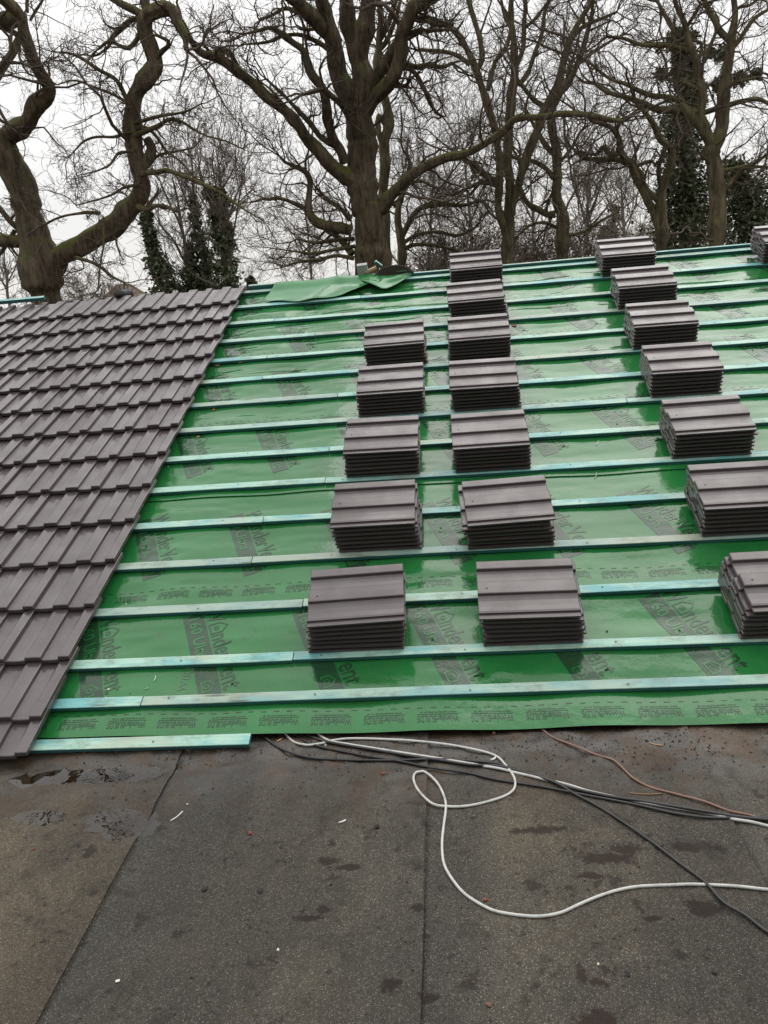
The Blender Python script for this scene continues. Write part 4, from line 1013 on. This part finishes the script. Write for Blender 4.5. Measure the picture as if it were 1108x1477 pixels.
T.limb([(543, 303, 9), (552, 297, 9.5), (562, 286, 9.5), (577, 271, 8), (592, 256, 7.2), (613, 242, 6.6), (640, 230, 6.2), (668, 224, 5.8), (691, 214, 5.4), (709, 203, 5), (726, 189, 5.2), (741, 173, 4.6), (760, 168, 4.4), (777, 168, 4.4), (802, 167, 4.2), (840, 165, 3.8), (860, 168, 3.6), (880, 174, 3.2), (900, 176, 2.2)], den=1.0, tl=0.9, ylean=-1.5)
T.limb([(512, 268, 10), (501, 256, 11.5), (479, 237, 10), (461, 215, 9.5), (443, 198, 9), (431, 180, 8.5), (405, 155, 7.8), (385, 139, 7.2), (360, 114, 7), (342, 99, 6.5), (326, 88, 6.2), (311, 81, 6), (295, 77, 5.5), (283, 70, 5), (276, 60, 4.5), (268, 44, 4), (262, 30, 3)], den=0.75, tl=0.7, ylean=-2.0)
for L_ in ([(342, 96, 3.5), (336, 84, 3.3), (330, 74, 3.2), (318, 74, 3), (308, 78, 2.8), (300, 72, 2.2), (292, 62, 2)], [(500, 236, 7), (494, 217, 7.5), (482, 196, 7.5), (474, 175, 7), (471, 157, 6.5), (466, 131, 6.5), (457, 118, 6), (447, 104, 6), (438, 76, 5), (426, 63, 4.5), (413, 52, 4.2), (393, 40, 3), (375, 44, 2.6), (358, 48, 2)],
           [(506, 168, 4), (494, 153, 4), (481, 141, 4), (466, 129, 3.6)], [(494, 222, 4.5), (484, 214, 4.2), (461, 197, 4), (447, 176, 3.8), (430, 158, 3.2), (410, 137, 2.8), (396, 124, 2.4), (384, 113, 1.8)],
           [(487, 84, 4.5), (472, 70, 4.2), (456, 60, 3.8), (442, 54, 3.3), (431, 51, 3), (410, 53, 2.7), (395, 58, 2.5), (380, 61, 2.2), (358, 64, 1.6)], [(579, 96, 4), (590, 98, 4), (600, 108, 4), (608, 124, 4), (614, 135, 3.6), (620, 150, 3.2), (628, 163, 2.8), (638, 168, 2)],
           [(566, 121, 3), (577, 126, 3), (588, 122, 2.7), (593, 112, 2)], [(560, 100, 3), (566, 112, 3)], [(600, 28, 4), (618, 32, 3.2), (634, 38, 2.6), (648, 35, 2)], [(580, 60, 3), (590, 55, 2.6), (604, 48, 2)],
           [(584, 92, 4), (600, 96, 4), (618, 92, 3.6), (640, 97, 3), (652, 92, 2.2)], [(452, 22, 4), (430, 16, 3.6), (412, 12, 3), (396, 20, 2.5), (376, 28, 2)], [(478, 30, 4), (460, 40, 3), (441, 42, 2.2)],
           [(508, 332, 7), (495, 328, 7.5), (481, 325, 7.5), (461, 321, 7), (450, 312, 6), (446, 298, 5), (447, 280, 4.2), (448, 262, 4), (440, 248, 3.6), (425, 240, 3), (410, 233, 2.5), (404, 226, 1.8)],
           [(447, 306, 4), (434, 297, 3.2), (421, 291, 3), (410, 287, 2.6), (398, 286, 2.5), (388, 289, 2.3), (378, 288, 2.2), (370, 291, 1.8), (363, 292, 1.4)], [(508, 366, 5), (497, 352, 4.5), (486, 341, 4), (470, 332, 3)], [(505, 318, 3.5), (490, 300, 3.2), (472, 288, 2.6), (455, 270, 2)],
           [(510, 345, 3), (480, 346, 2.8), (455, 350, 2.3), (430, 345, 1.7)], [(512, 372, 3), (485, 368, 2.8), (458, 375, 2.2), (430, 378, 1.6), (410, 384, 1.2)], [(512, 355, 2.6), (478, 360, 2.3), (448, 366, 2), (420, 362, 1.4)]):
    T.limb(L_, den=1.7, tl=0.72, ylean=rng.uniform(-1.5, 0.6))
T.finish('oak_tree', 'massive bare oak in the centre, its thick trunk behind the green flap', 'tree', OG)

T = Tree(19.5, BARK2, density=1.0)
T.limb(foot(19.5, 556, 400, 11, 9)+[(556, 382, 9), (555, 321, 7.5), (552, 271, 7), (555, 233, 7), (556, 205, 7), (560, 178, 7), (556, 153, 6), (549, 130, 5.5), (546, 100, 5.5), (547, 60, 5), (548, 30, 4.5), (546, -10, 4)], den=0.5)
T.limb([(556, 180, 4), (546, 166, 4), (545, 190, 4), (550, 212, 4)], den=0.3, tipgrow=False)
T.limb([(547, 60, 4), (556, 40, 4), (566, 20, 3), (574, -8, 3)], den=1.2); T.limb([(549, 72, 4), (560, 58, 3.6), (572, 26, 3), (578, 0, 2.5)], den=1.2)
T.finish('oak_tree', 'slim moss-green trunk close behind the right of the massive oak', 'tree', OG)
T = Tree(21.0, BARK2, density=1.5, tl=1.0)
T.limb(foot(21, 580, 400, 8, 6.5)+[(580, 392, 6.5), (578, 350, 6), (573, 316, 5), (575, 296, 4.5), (583, 275, 4), (588, 255, 3)], den=1.4)
T.limb([(576, 345, 4), (584, 332, 4.5), (595, 314, 4.2), (608, 300, 4), (640, 294, 3.5), (668, 296, 2.6), (690, 290, 2)], den=2.0); T.limb([(578, 352, 3), (600, 340, 3), (630, 335, 2.5), (660, 340, 2), (685, 330, 1.5)], den=2.2)
T.limb([(578, 362, 3), (600, 352, 2.6), (632, 355, 2.2), (660, 362, 1.8)], den=2.2); T.limb([(574, 300, 3), (560, 285, 2.5), (600, 262, 2.2), (625, 270, 1.6)], den=2.0)
T.finish('oak_tree', 'low slender tree with arching branches right of the massive oak', 'tree', OG)

# --- clump of tall oaks right of the centre
T = Tree(20.5, BARK2, density=0.83, tl=1.1)
T.limb(foot(20.5, 733, 390, 11, 8.5)+[(733, 382, 8.5), (733, 337, 8), (734, 286, 6.5), (733, 235, 6.2), (732, 195, 6), (736, 152, 6.5), (743, 121, 6.5), (742, 90, 5), (740, 60, 4.5), (738, 30, 4), (737, -15, 3.6)], den=0.5)
T.limb([(730, 348, 6), (724, 325, 5.5), (719, 286, 5.5), (720, 235, 5), (717, 195, 5), (712, 172, 5.5), (705, 149, 6), (696, 124, 5.5), (688, 101, 5.2), (678, 76, 4.8), (663, 50, 4.2), (645, 36, 3.6), (625, 28, 3.2), (606, 25, 2.6), (596, 22, 2)], den=0.9, ylean=-1)
T.limb([(688, 100, 4), (696, 85, 3.8), (693, 58, 3.8), (684, 25, 3.6), (674, -8, 3.2)], den=1.2); T.limb([(679, 94, 3.4), (661, 81, 3.2), (643, 76, 3), (625, 74, 2.8), (600, 73, 2.2)], den=1.3)
T.limb([(704, 132, 3.4), (710, 108, 3.3), (716, 86, 3.2), (730, 67, 3), (735, 50, 2.6), (738, 30, 2)], den=1.2)
T.limb([(738, 312, 6.5), (745, 280, 6.5), (750, 258, 6.2), (759, 223, 6.2), (772, 190, 6.5), (786, 158, 7), (797, 136, 6), (810, 106, 5.5), (820, 66, 5), (834, 32, 4.2), (848, 10, 3.6), (860, -12, 3)], den=0.9, ylean=-.8)
T.limb([(792, 150, 4.5), (806, 136, 4.5), (820, 119, 4.2), (835, 86, 3.8), (847, 46, 3), (854, 15, 2.4), (858, -5, 2)], den=1.4); T.limb([(822, 60, 3), (840, 40, 3), (868, 28, 2.4), (890, 18, 1.8)], den=1.6); T.limb([(830, 96, 3), (852, 78, 2.6), (880, 60, 2), (900, 50, 1.5)], den=1.6)
T.limb([(748, 124, 4), (762, 105, 3.8), (774, 73, 3.5), (782, 43, 3.1), (788, 13, 2.8), (797, -8, 2.4)], den=1.2, ylean=.6); T.limb([(744, 98, 3.5), (756, 63, 3.3), (757, 25, 3), (756, -8, 2.5)], den=1.2)
T.limb([(757, 40, 2.4), (770, 30, 2.4), (790, 5, 2)], den=1.4); T.limb([(738, 40, 3), (730, 25, 2.8), (724, 5, 2.4), (720, -12, 2)], den=1.2)
T.limb([(727, 264, 4.5), (716, 260, 4.6), (706, 257, 4.6), (697, 250, 4.4), (690, 243, 4), (676, 233, 3.4), (660, 225, 2.4)], den=1.6); T.limb([(720, 270, 3.5), (700, 264, 3), (680, 268, 2.6), (655, 280, 2)], den=2.0)
T.limb([(752, 268, 3), (748, 230, 2.6), (740, 226, 2.6)], den=.5, tipgrow=False); T.limb([(786, 155, 4), (770, 145, 3.4), (757, 128, 3), (750, 118, 2.6)], den=1.2)
T.finish('oak_tree', 'tall bare oak splitting into several upright stems, right of the centre', 'tree', OG)
T = Tree(22.0, BARK2, density=0.86, tl=1.0)
T.limb(foot(22, 810, 375, 12, 9.5)+[(810, 366, 9.3), (810, 326, 8.8), (805, 286, 7.2), (802, 248, 6.3), (800, 210, 5.6), (797, 185, 5.1), (795, 165, 4.5), (806, 140, 4), (818, 115, 3.4), (824, 90, 2.8)], den=0.8)
T.limb([(802, 308, 5), (790, 309, 4.8), (778, 303, 4.6), (766, 297, 4.4), (757, 287, 4), (752, 276, 3.6), (748, 262, 2.6)], den=1.4); T.limb([(800, 258, 4), (790, 246, 3.6), (776, 236, 3.3), (762, 231, 3), (748, 230, 2.5)], den=1.5)
T.limb([(799, 220, 4), (790, 212, 3.6), (782, 200, 3.5), (774, 186, 3.1), (766, 172, 2.4)], den=1.3); T.limb([(806, 292, 3), (800, 275, 2.6), (794, 285, 2.4)], den=1.5)
T.limb([(804, 330, 2.6), (785, 322, 2.3), (765, 325, 2), (748, 338, 1.5)], den=2.2); T.limb([(812, 340, 2.6), (840, 335, 2.2), (870, 318, 1.8), (890, 305, 1.3)], den=2.0); T.limb([(803, 240, 3), (822, 215, 2.6), (836, 190, 2)], den=1.5)
T.finish('oak_tree', 'bare tree with one leaning trunk between the two middle stack columns', 'tree', OG)

# --- right-hand group
T = Tree(18.5, BARK2, density=0.90, tl=0.95)
T.limb(foot(18.5, 952, 370, 12, 9)+[(952, 357, 8.6), (953, 322, 8.2), (954, 288, 7), (960, 262, 6.2), (967, 238, 6), (969, 220, 5.2), (963, 210, 4.6), (953, 202, 4.2), (945, 188, 3.8), (939, 177, 3.5), (931, 166, 3.2), (925, 155, 2.6)], den=0.7)
T.limb([(949, 326, 6), (942, 306, 6), (934, 292, 6), (927, 279, 6), (921, 267, 5.7), (916, 254, 5.6), (909, 236, 5.4), (900, 224, 4.8), (896, 214, 4.3), (894, 200, 4), (887, 190, 3.6), (880, 183, 3.5), (866, 178, 3.2), (853, 172, 3), (846, 166, 2.4)], den=1.3)
T.limb([(908, 238, 4), (894, 232, 3.8), (878, 230, 3.6), (861, 229, 3.5), (848, 228, 3.3), (838, 226, 3.2), (833, 220, 2.8), (828, 217, 2)], den=1.6); T.limb([(895, 222, 3.5), (886, 224, 3.2), (878, 222, 3.1), (872, 213, 3), (868, 214, 2.8), (862, 222, 2.6), (853, 223, 2)], den=1.4)
T.limb([(952, 288, 4.5), (942, 279, 4.2), (934, 270, 4), (928, 260, 3.8), (924, 248, 3.6), (916, 240, 3.4)], den=1.0); T.limb([(954, 273, 3.5), (951, 246, 3.4), (955, 228, 3.2), (960, 212, 3)], den=.8, tipgrow=False); T.limb([(918, 240, 3), (930, 234, 2.4), (938, 232, 2), (945, 238, 1.4)], den=1.8)
T.finish('oak_tree', 'gnarled bare oak with a crooked left limb, behind the right stacks', 'tree', OG)

T = Tree(16.5, BARK2, density=0.83, tl=1.0)
T.limb(foot(16.5, 1034, 365, 15, 12)+[(1033, 352, 11.5), (1033, 311, 11), (1030, 271, 10.5), (1028, 233, 10.5), (1027, 215, 11), (1036, 200, 9.5), (1043, 183, 8.5), (1043, 160, 8.2), (1044, 126, 7.2), (1048, 101, 6.6), (1052, 75, 6.2), (1053, 55, 6), (1056, 38, 5), (1060, 15, 4.2), (1059, -10, 3.6)], den=0.45)
T.limb([(1028, 218, 9), (1018, 200, 9), (1012, 185, 8.6), (1008, 165, 7.4), (1013, 145, 6.4), (1012, 126, 6.2), (1008, 105, 6), (1003, 85, 5.8), (993, 62, 5), (985, 32, 4.2), (976, 8, 3.4), (972, -10, 3)], den=1.0)
T.limb([(1012, 182, 7), (1000, 170, 7), (990, 158, 6.6), (980, 150, 6)], den=.6, tipgrow=False); T.limb([(985, 158, 5.4), (969, 159, 5.3), (956, 159, 5.1), (944, 157, 5), (924, 149, 4.4), (904, 141, 3.8), (890, 138, 3.4), (876, 133, 3), (860, 122, 2.2)], den=1.5)
T.limb([(976, 50, 3.2), (970, 38, 3), (961, 22, 3), (954, 12, 2.8), (948, 3, 2.4), (938, 1, 2)], den=1.4); T.limb([(1052, 58, 5), (1038, 43, 4.8), (1033, 30, 4.5), (1028, 20, 4.2), (1018, -2, 3.6)], den=1.0); T.limb([(1062, 14, 2.8), (1068, 10, 2.6), (1081, 8, 2.4), (1095, -2, 2)], den=1.3)
T.limb([(1056, 70, 3.6), (1066, 58, 3.4), (1073, 46, 3.2), (1088, 28, 3), (1110, 14, 2.4)], den=1.2); T.limb([(978, 154, 4), (998, 160, 4.2), (1015, 162, 4.2), (1045, 154, 4), (1071, 147, 3.5), (1093, 144, 3), (1110, 152, 2.4)], den=1.4)
T.limb([(985, 147, 4), (962, 141, 3.8), (942, 138, 3.6), (924, 131, 3.4), (904, 121, 3), (884, 115, 2.6), (868, 105, 2.2), (852, 92, 1.6)], den=1.6); T.limb([(995, 75, 3.4), (970, 68, 3.2), (952, 66, 3.1), (930, 66, 3), (916, 62, 2.8), (904, 57, 2.6), (890, 54, 2.2), (876, 54, 1.8)], den=1.6)
T.limb([(1004, 90, 3.4), (1012, 78, 3.2), (1012, 62, 2.6), (1000, 58, 2.4), (994, 50, 2)], den=1.2); T.limb([(1015, 90, 3), (1022, 70, 2.8), (1032, 48, 2.4)], den=1.2); T.limb([(990, 40, 3), (1000, 25, 2.6), (1010, 8, 2.2)], den=1.2)
T.limb([(1008, 130, 3), (985, 118, 2.8), (962, 115, 2.4), (960, 90, 2.2), (952, 70, 1.6)], den=1.5); T.limb([(1046, 120, 3), (1070, 116, 2.6), (1095, 112, 2)], den=1.5); T.limb([(1036, 250, 3), (1062, 244, 2.8), (1085, 238, 2.4), (1108, 222, 2)], den=1.8); T.limb([(1040, 282, 3), (1070, 246, 2.6), (1088, 242, 2.4), (1112, 242, 2)], den=1.6)
T.finish('oak_tree', 'big bare oak with a mossy forked trunk at the far right', 'tree', OG)

# --- ivy-clad and evergreen trees
def ivy_tree(Y, stems, leafpts, n, size, label, seed, mat=IVY, name='ivy_tree', leafname='ivy', fan=None, den=0.5, group=None):
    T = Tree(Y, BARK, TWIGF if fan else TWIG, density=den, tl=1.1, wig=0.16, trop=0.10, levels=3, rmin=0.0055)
    for s_ in stems: T.limb(s_)
    A = Acc()
    for i, lp in enumerate(leafpts): A.add(leaf_column(Y, lp, int(n[i]), size, seed+i))
    return T.finish(name, label, 'tree', group, (leafname, A.mesh(leafname), mat))
IG = 'ivy-clad trees behind the tiled part'
ivy_tree(26, [foot(26, 234, 425, 5, 4)+[(232, 415, 4), (226, 390, 3.5), (218, 360, 3), (213, 330, 2.6), (211, 300, 2)]],
         [[(212, 306, 3), (212, 330, 7), (217, 350, 10), (223, 372, 13), (230, 392, 19), (240, 412, 27), (246, 430, 34)]], [5200], 0.065, 'leaning ivy-covered trunk left of the other ivy trees', 31, group=IG)
ivy_tree(27, [foot(27, 305, 420, 6, 4)+[(303, 405, 4), (292, 350, 3), (282, 300, 2.4), (279, 262, 1.8), (276, 230, 1.2)], foot(27, 275, 420, 4, 3)+[(272, 400, 3), (266, 355, 2.2), (258, 300, 1.6), (250, 260, 1.2)],
              [(270, 380, 2), (262, 330, 1.8), (243, 290, 1.3), (232, 262, 1)], [(284, 320, 2), (270, 290, 1.6), (256, 255, 1.1)], [(272, 390, 1.8), (252, 350, 1.5), (232, 325, 1.1)]],
         [[(279, 285, 3), (282, 310, 8), (286, 340, 9), (293, 370, 13), (297, 400, 19), (300, 425, 24)], [(272, 350, 3), (274, 380, 8), (275, 400, 11), (277, 425, 16)]], [4200, 1900], 0.065, 'ivy-covered double trunk in the middle of the ivy trees', 41, den=1.6, fan=True, group=IG)
ivy_tree(26, [foot(26, 330, 420, 7, 5)+[(328, 405, 5), (322, 360, 4), (314, 320, 3), (303, 290, 2.4), (294, 268, 1.8), (288, 240, 1.2)], [(322, 350, 2.4), (320, 310, 2), (318, 270, 1.5), (316, 240, 1.2)],
              [(334, 360, 1.6), (340, 320, 1.4), (346, 280, 1.1), (354, 240, .9)], [(318, 280, 1.5), (326, 262, 1.2), (340, 240, 1)], [(316, 300, 1.5), (310, 262, 1.2), (306, 230, .9)], [(324, 335, 1.6), (338, 290, 1.3), (350, 262, 1)]],
         [[(296, 270, 3), (304, 290, 7), (308, 310, 8)], [(318, 280, 8), (318, 310, 10), (322, 345, 14), (326, 375, 19), (330, 400, 23), (334, 425, 26)]], [800, 6800], 0.065, 'thickest ivy-covered tree beside the right end of the tiles', 51, den=1.6, fan=True, group=IG)
# dark evergreen behind the right oaks
def evergreen(Y, trunk, leaf, n, boughs, label, seed, mat, size, name='evergreen_tree'):
    T = Tree(Y, BARK, TWIG, density=0.6, tl=0.7); T.limb(trunk)
    A = Acc()
    for i, lp in enumerate(leaf): A.add(leaf_column(Y, lp, n[i], size, seed+i, 0.5))
    for i, (pts, wpx, k) in enumerate(boughs):
        T.limb([(x, y, 1.8) for x, y in pts], den=0.3)
        A.add(leaf_column(Y, [(x, y, wpx) for x, y in pts], k, size, seed+50+i, 0.45))
    T.finish(name, label, 'tree', None, ('foliage', A.mesh('foliage'), mat))
evergreen(23, foot(23, 990, 365, 14, 11)+[(990, 350, 11), (990, 280, 9), (988, 200, 8), (990, 130, 6.5), (986, 90, 5), (978, 55, 3)],
          [[(984, 80, 8), (990, 110, 15), (992, 140, 17), (985, 175, 22), (982, 210, 30), (985, 250, 36), (988, 290, 40), (990, 330, 44), (992, 365, 46)]], [15000],
          [([(990, 66), (970, 62), (950, 66)], 7, 520), ([(990, 78), (1010, 74), (1030, 80), (1052, 76)], 6, 840), ([(992, 98), (970, 105), (945, 108)], 6, 520), ([(1000, 122), (1040, 122), (1070, 112), (1100, 104)], 6, 1240), ([(984, 54), (1000, 52), (1012, 52)], 5, 320), ([(978, 48), (970, 54), (980, 62)], 6, 400)],
          'dark ivy-wrapped evergreen between the two right oaks', 61, IVY, 0.055)
evergreen(24, foot(24, 1082, 365, 8, 6)+[(1082, 350, 6), (1078, 300, 5), (1072, 250, 4)], [[(1060, 245, 14), (1064, 270, 22), (1074, 300, 38), (1084, 330, 44), (1090, 365, 44)]], [9000],
          [([(1060, 262), (1085, 285), (1106, 270)], 10, 600)], 'dark bushy evergreen at the right edge of the photo', 71, IVY, 0.055)
evergreen(70, foot(70, 362, 430, 2, 1.5)+[(362, 418, 1.2), (362, 403, .6)], [[(362, 402, 1.2), (362, 408, 4), (362, 416, 7), (362, 432, 9)]], [900], [], 'tiny far conifer tip right of the ivy trees', 81, NEEDLE, 0.22, 'conifer_tree')
evergreen(40, foot(40, 885, 365, 10, 6)+[(885, 350, 4), (887, 310, 2)], [[(886, 302, 3), (886, 320, 8), (884, 338, 13), (884, 370, 15)]], [1500], [], 'slim brownish conifer behind the right stack column', 85, DEADLEAF, 0.10, 'conifer_tree')

# --- thin far trees and shrubs
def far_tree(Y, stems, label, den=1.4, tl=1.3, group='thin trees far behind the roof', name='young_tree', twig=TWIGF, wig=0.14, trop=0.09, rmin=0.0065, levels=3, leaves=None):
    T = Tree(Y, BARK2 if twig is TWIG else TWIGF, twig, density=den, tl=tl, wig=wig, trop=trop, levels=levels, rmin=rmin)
    for s_ in stems: T.limb(s_)
    T.finish(name, label, 'tree', group, leaves)
far_tree(30, [foot(30, 845, 370, 4, 3)+[(845, 350, 3), (848, 300, 2.6), (850, 250, 2.2), (852, 210, 1.4)], [(848, 320, 2), (866, 270, 1.6), (880, 230, 1)], [(847, 330, 2), (832, 270, 1.6), (826, 230, 1)], [(848, 335, 1.8), (875, 300, 1.3), (898, 280, .9)]], 'thin upright pale tree behind the gap before the right column', 1.08, 1.5)
far_tree(34, [foot(34, 900, 370, 3, 2.4)+[(900, 350, 2.4), (898, 310, 2), (896, 270, 1.2)], [(899, 330, 1.6), (915, 300, 1.2), (920, 275, .8)], [(899, 335, 1.4), (882, 300, 1), (872, 280, .8)]], 'thin pale far tree seen over the topmost right stack', 1.08, 1.5)
far_tree(38, [foot(38, 680, 380, 3, 2.4)+[(680, 360, 2.4), (678, 310, 2), (672, 255, 1.4), (668, 215, .9)], [(679, 330, 1.6), (655, 280, 1.2), (640, 240, .8)], [(679, 320, 1.6), (700, 270, 1.2), (708, 230, .8)], [(679, 340, 1.4), (640, 310, 1), (610, 280, .7)]], 'thin far tree between the massive oak and the tall clump', 1.20, 1.8)
far_tree(38, [foot(38, 620, 390, 3, 2.2)+[(620, 365, 2.2), (622, 310, 1.8), (626, 250, 1.3), (630, 200, .8)], [(621, 330, 1.4), (600, 270, 1.1), (592, 230, .8)], [(622, 310, 1.3), (650, 250, 1), (664, 200, .7)]], 'thin far tree just right of the massive oak', 1.20, 1.8)
far_tree(30, [foot(30, 10, 440, 2.6, 2)+[(11, 420, 2), (10, 395, 1.6), (6, 370, 1), (5, 345, .7)], [(10, 410, 1.2), (22, 385, .9), (30, 365, .7)], [(10, 415, 1.2), (0, 400, .9), (-8, 385, .7)]], 'small thin tree left of the forked oak', 1.6, 1.0)
far_tree(42, [foot(42, 770, 375, 3, 2.2)+[(770, 350, 2.2), (768, 300, 1.8), (765, 250, 1.2)], [(769, 330, 1.4), (785, 290, 1), (790, 255, .7)], [(769, 320, 1.3), (750, 280, 1), (748, 245, .7)]], 'thin far tree seen through the tall clump', 1.08, 1.6)
far_tree(36, [foot(36, 448, 400, 3, 2)+[(448, 385, 2), (446, 350, 1.5), (440, 310, 1)], [(447, 365, 1.4), (425, 340, 1), (408, 325, .7)], [(447, 360, 1.4), (470, 330, 1), (480, 300, .7)], [(447, 378, 1.2), (420, 372, .9), (398, 372, .6)], [(447, 372, 1.2), (475, 362, .9)]], 'dense low bare tree left of the massive oak', 1.6, 1.2, wig=.28, trop=.03, twig=TWIG)
def shrub(Y, px, py, wpx, hpx, n, label, seed, leaves=0, mat=TWIGF):
    r = np.random.default_rng(seed); T = Tree(Y, mat, mat, density=0, levels=3)
    P0 = on_y(px, py, Y); sc_ = ((P0-CAM)@FW)/PF; T.base = P0
    T.limb(foot(Y, px, py, 3, 2), sub=False)
    m = n; a = r.normal(size=(m, 3))*np.array([wpx*sc_*0.45, 0.5, 0]); st = np.array([P0[0], P0[1], P0[2]-0.6])+a
    dr = unit(a*np.array([0.5/(wpx*sc_), 0.3, 0])+np.array([0, 0, 0.9])+r.normal(size=(m, 3))*0.35)
    twigs(T.crown, st, dr, hpx*sc_*(0.7+0.9*r.random(m)), np.full(m, 0.018), 3, 0.22, 0.05, 1.0, 0.0060)
    lv = None
    if leaves:
        C_ = np.array([P0[0], P0[1], P0[2]])+r.normal(size=(leaves, 3))*np.array([wpx*sc_*0.5, 0.6, hpx*sc_*0.4]); A = Acc(); A.add(leaf_quads(C_, 1, 0.05, seed)); lv = ('leaves', A.mesh('leaves'), DEADLEAF)
    T.finish('shrub', label, 'shrub', 'bare shrubs along the far side of the roof', lv)
shrub(24, 630, 385, 45, 45, 36, 'brown bare shrub left of the topmost middle stack', 91, 500)
shrub(25, 680, 375, 40, 60, 33, 'bare shrub behind the topmost middle stack', 92, 400, TWIG)
shrub(24, 770, 372, 45, 50, 36, 'brown shrub between the tall clump and the leaning trunk', 93, 700)
shrub(27, 850, 365, 35, 45, 30, 'brown shrub left of the topmost right stack', 94, 600)
shrub(26, 985, 358, 60, 40, 30, 'brown undergrowth bush at the foot of the right oaks', 95, 700)
shrub(30, 140, 432, 45, 40, 36, 'pale brown shrub right of the forked oak trunk', 96, 300)
shrub(34, 92, 436, 26, 30, 18, 'low pale shrub at the foot of the forked oak', 97, 0)
shrub(28, 715, 372, 30, 55, 24, 'thin bare shrub in front of the tall clump', 98, 300)
shrub(28, 920, 362, 30, 55, 27, 'grey bare shrub over the topmost right stack', 99, 200)

# --- far house and overhead wire
hs = empty('house', tuple(on_y(178, 430, 75)[:2])+(GROUND,)); tag(hs, 'far brown house roof just above the tiles by the ivy trees', 'house')
pc = on_y(180, 437, 75); w_ = 2.6; yb = 74
bm = bmesh.new(); hh = on_y(180, 409, 75)[2]; eb = pc[2]-0.5
vs = [bm.verts.new(p) for p in ((pc[0]-w_, 72, eb), (pc[0]+w_, 72, eb), (pc[0]+w_, 79, eb), (pc[0]-w_, 79, eb), (pc[0]-.1, 74, hh), (pc[0]+.1, 77, hh))]
for f in ((0, 1, 4), (1, 2, 5, 4), (2, 3, 5), (3, 0, 4, 5), (3, 2, 1, 0)): bm.faces.new([vs[i] for i in f])
o = link('roof', bm_mesh('roof', bm), simple('brown_roof', (0.10, 0.075, 0.05), 0.9, 0.4, 3)); o.parent = hs; o.matrix_parent_inverse = Matrix.Translation(-hs.location)
bm = bmesh.new(); box(bm, pc[0]-w_+.3, pc[0]+w_-.3, 72.3, 78.7, GROUND, eb-.01)
o = link('wall', bm_mesh('wall', bm), BRICK); o.parent = hs; o.matrix_parent_inverse = Matrix.Translation(-hs.location)
A_ = [on_y(x, y, 24) for x, y in ((340, 347), (380, 339), (420, 331), (505, 318))]
V, F = tube(catmull(A_, .3), np.full(len(catmull(A_, .3)), 0.009), 5)
tag(link('overhead_wire', mesh_np('overhead_wire', V, [F]), simple('wire_grey', (.12, .12, .12), .6)), 'thin overhead wire crossing the sky left of the massive oak', 'wire')
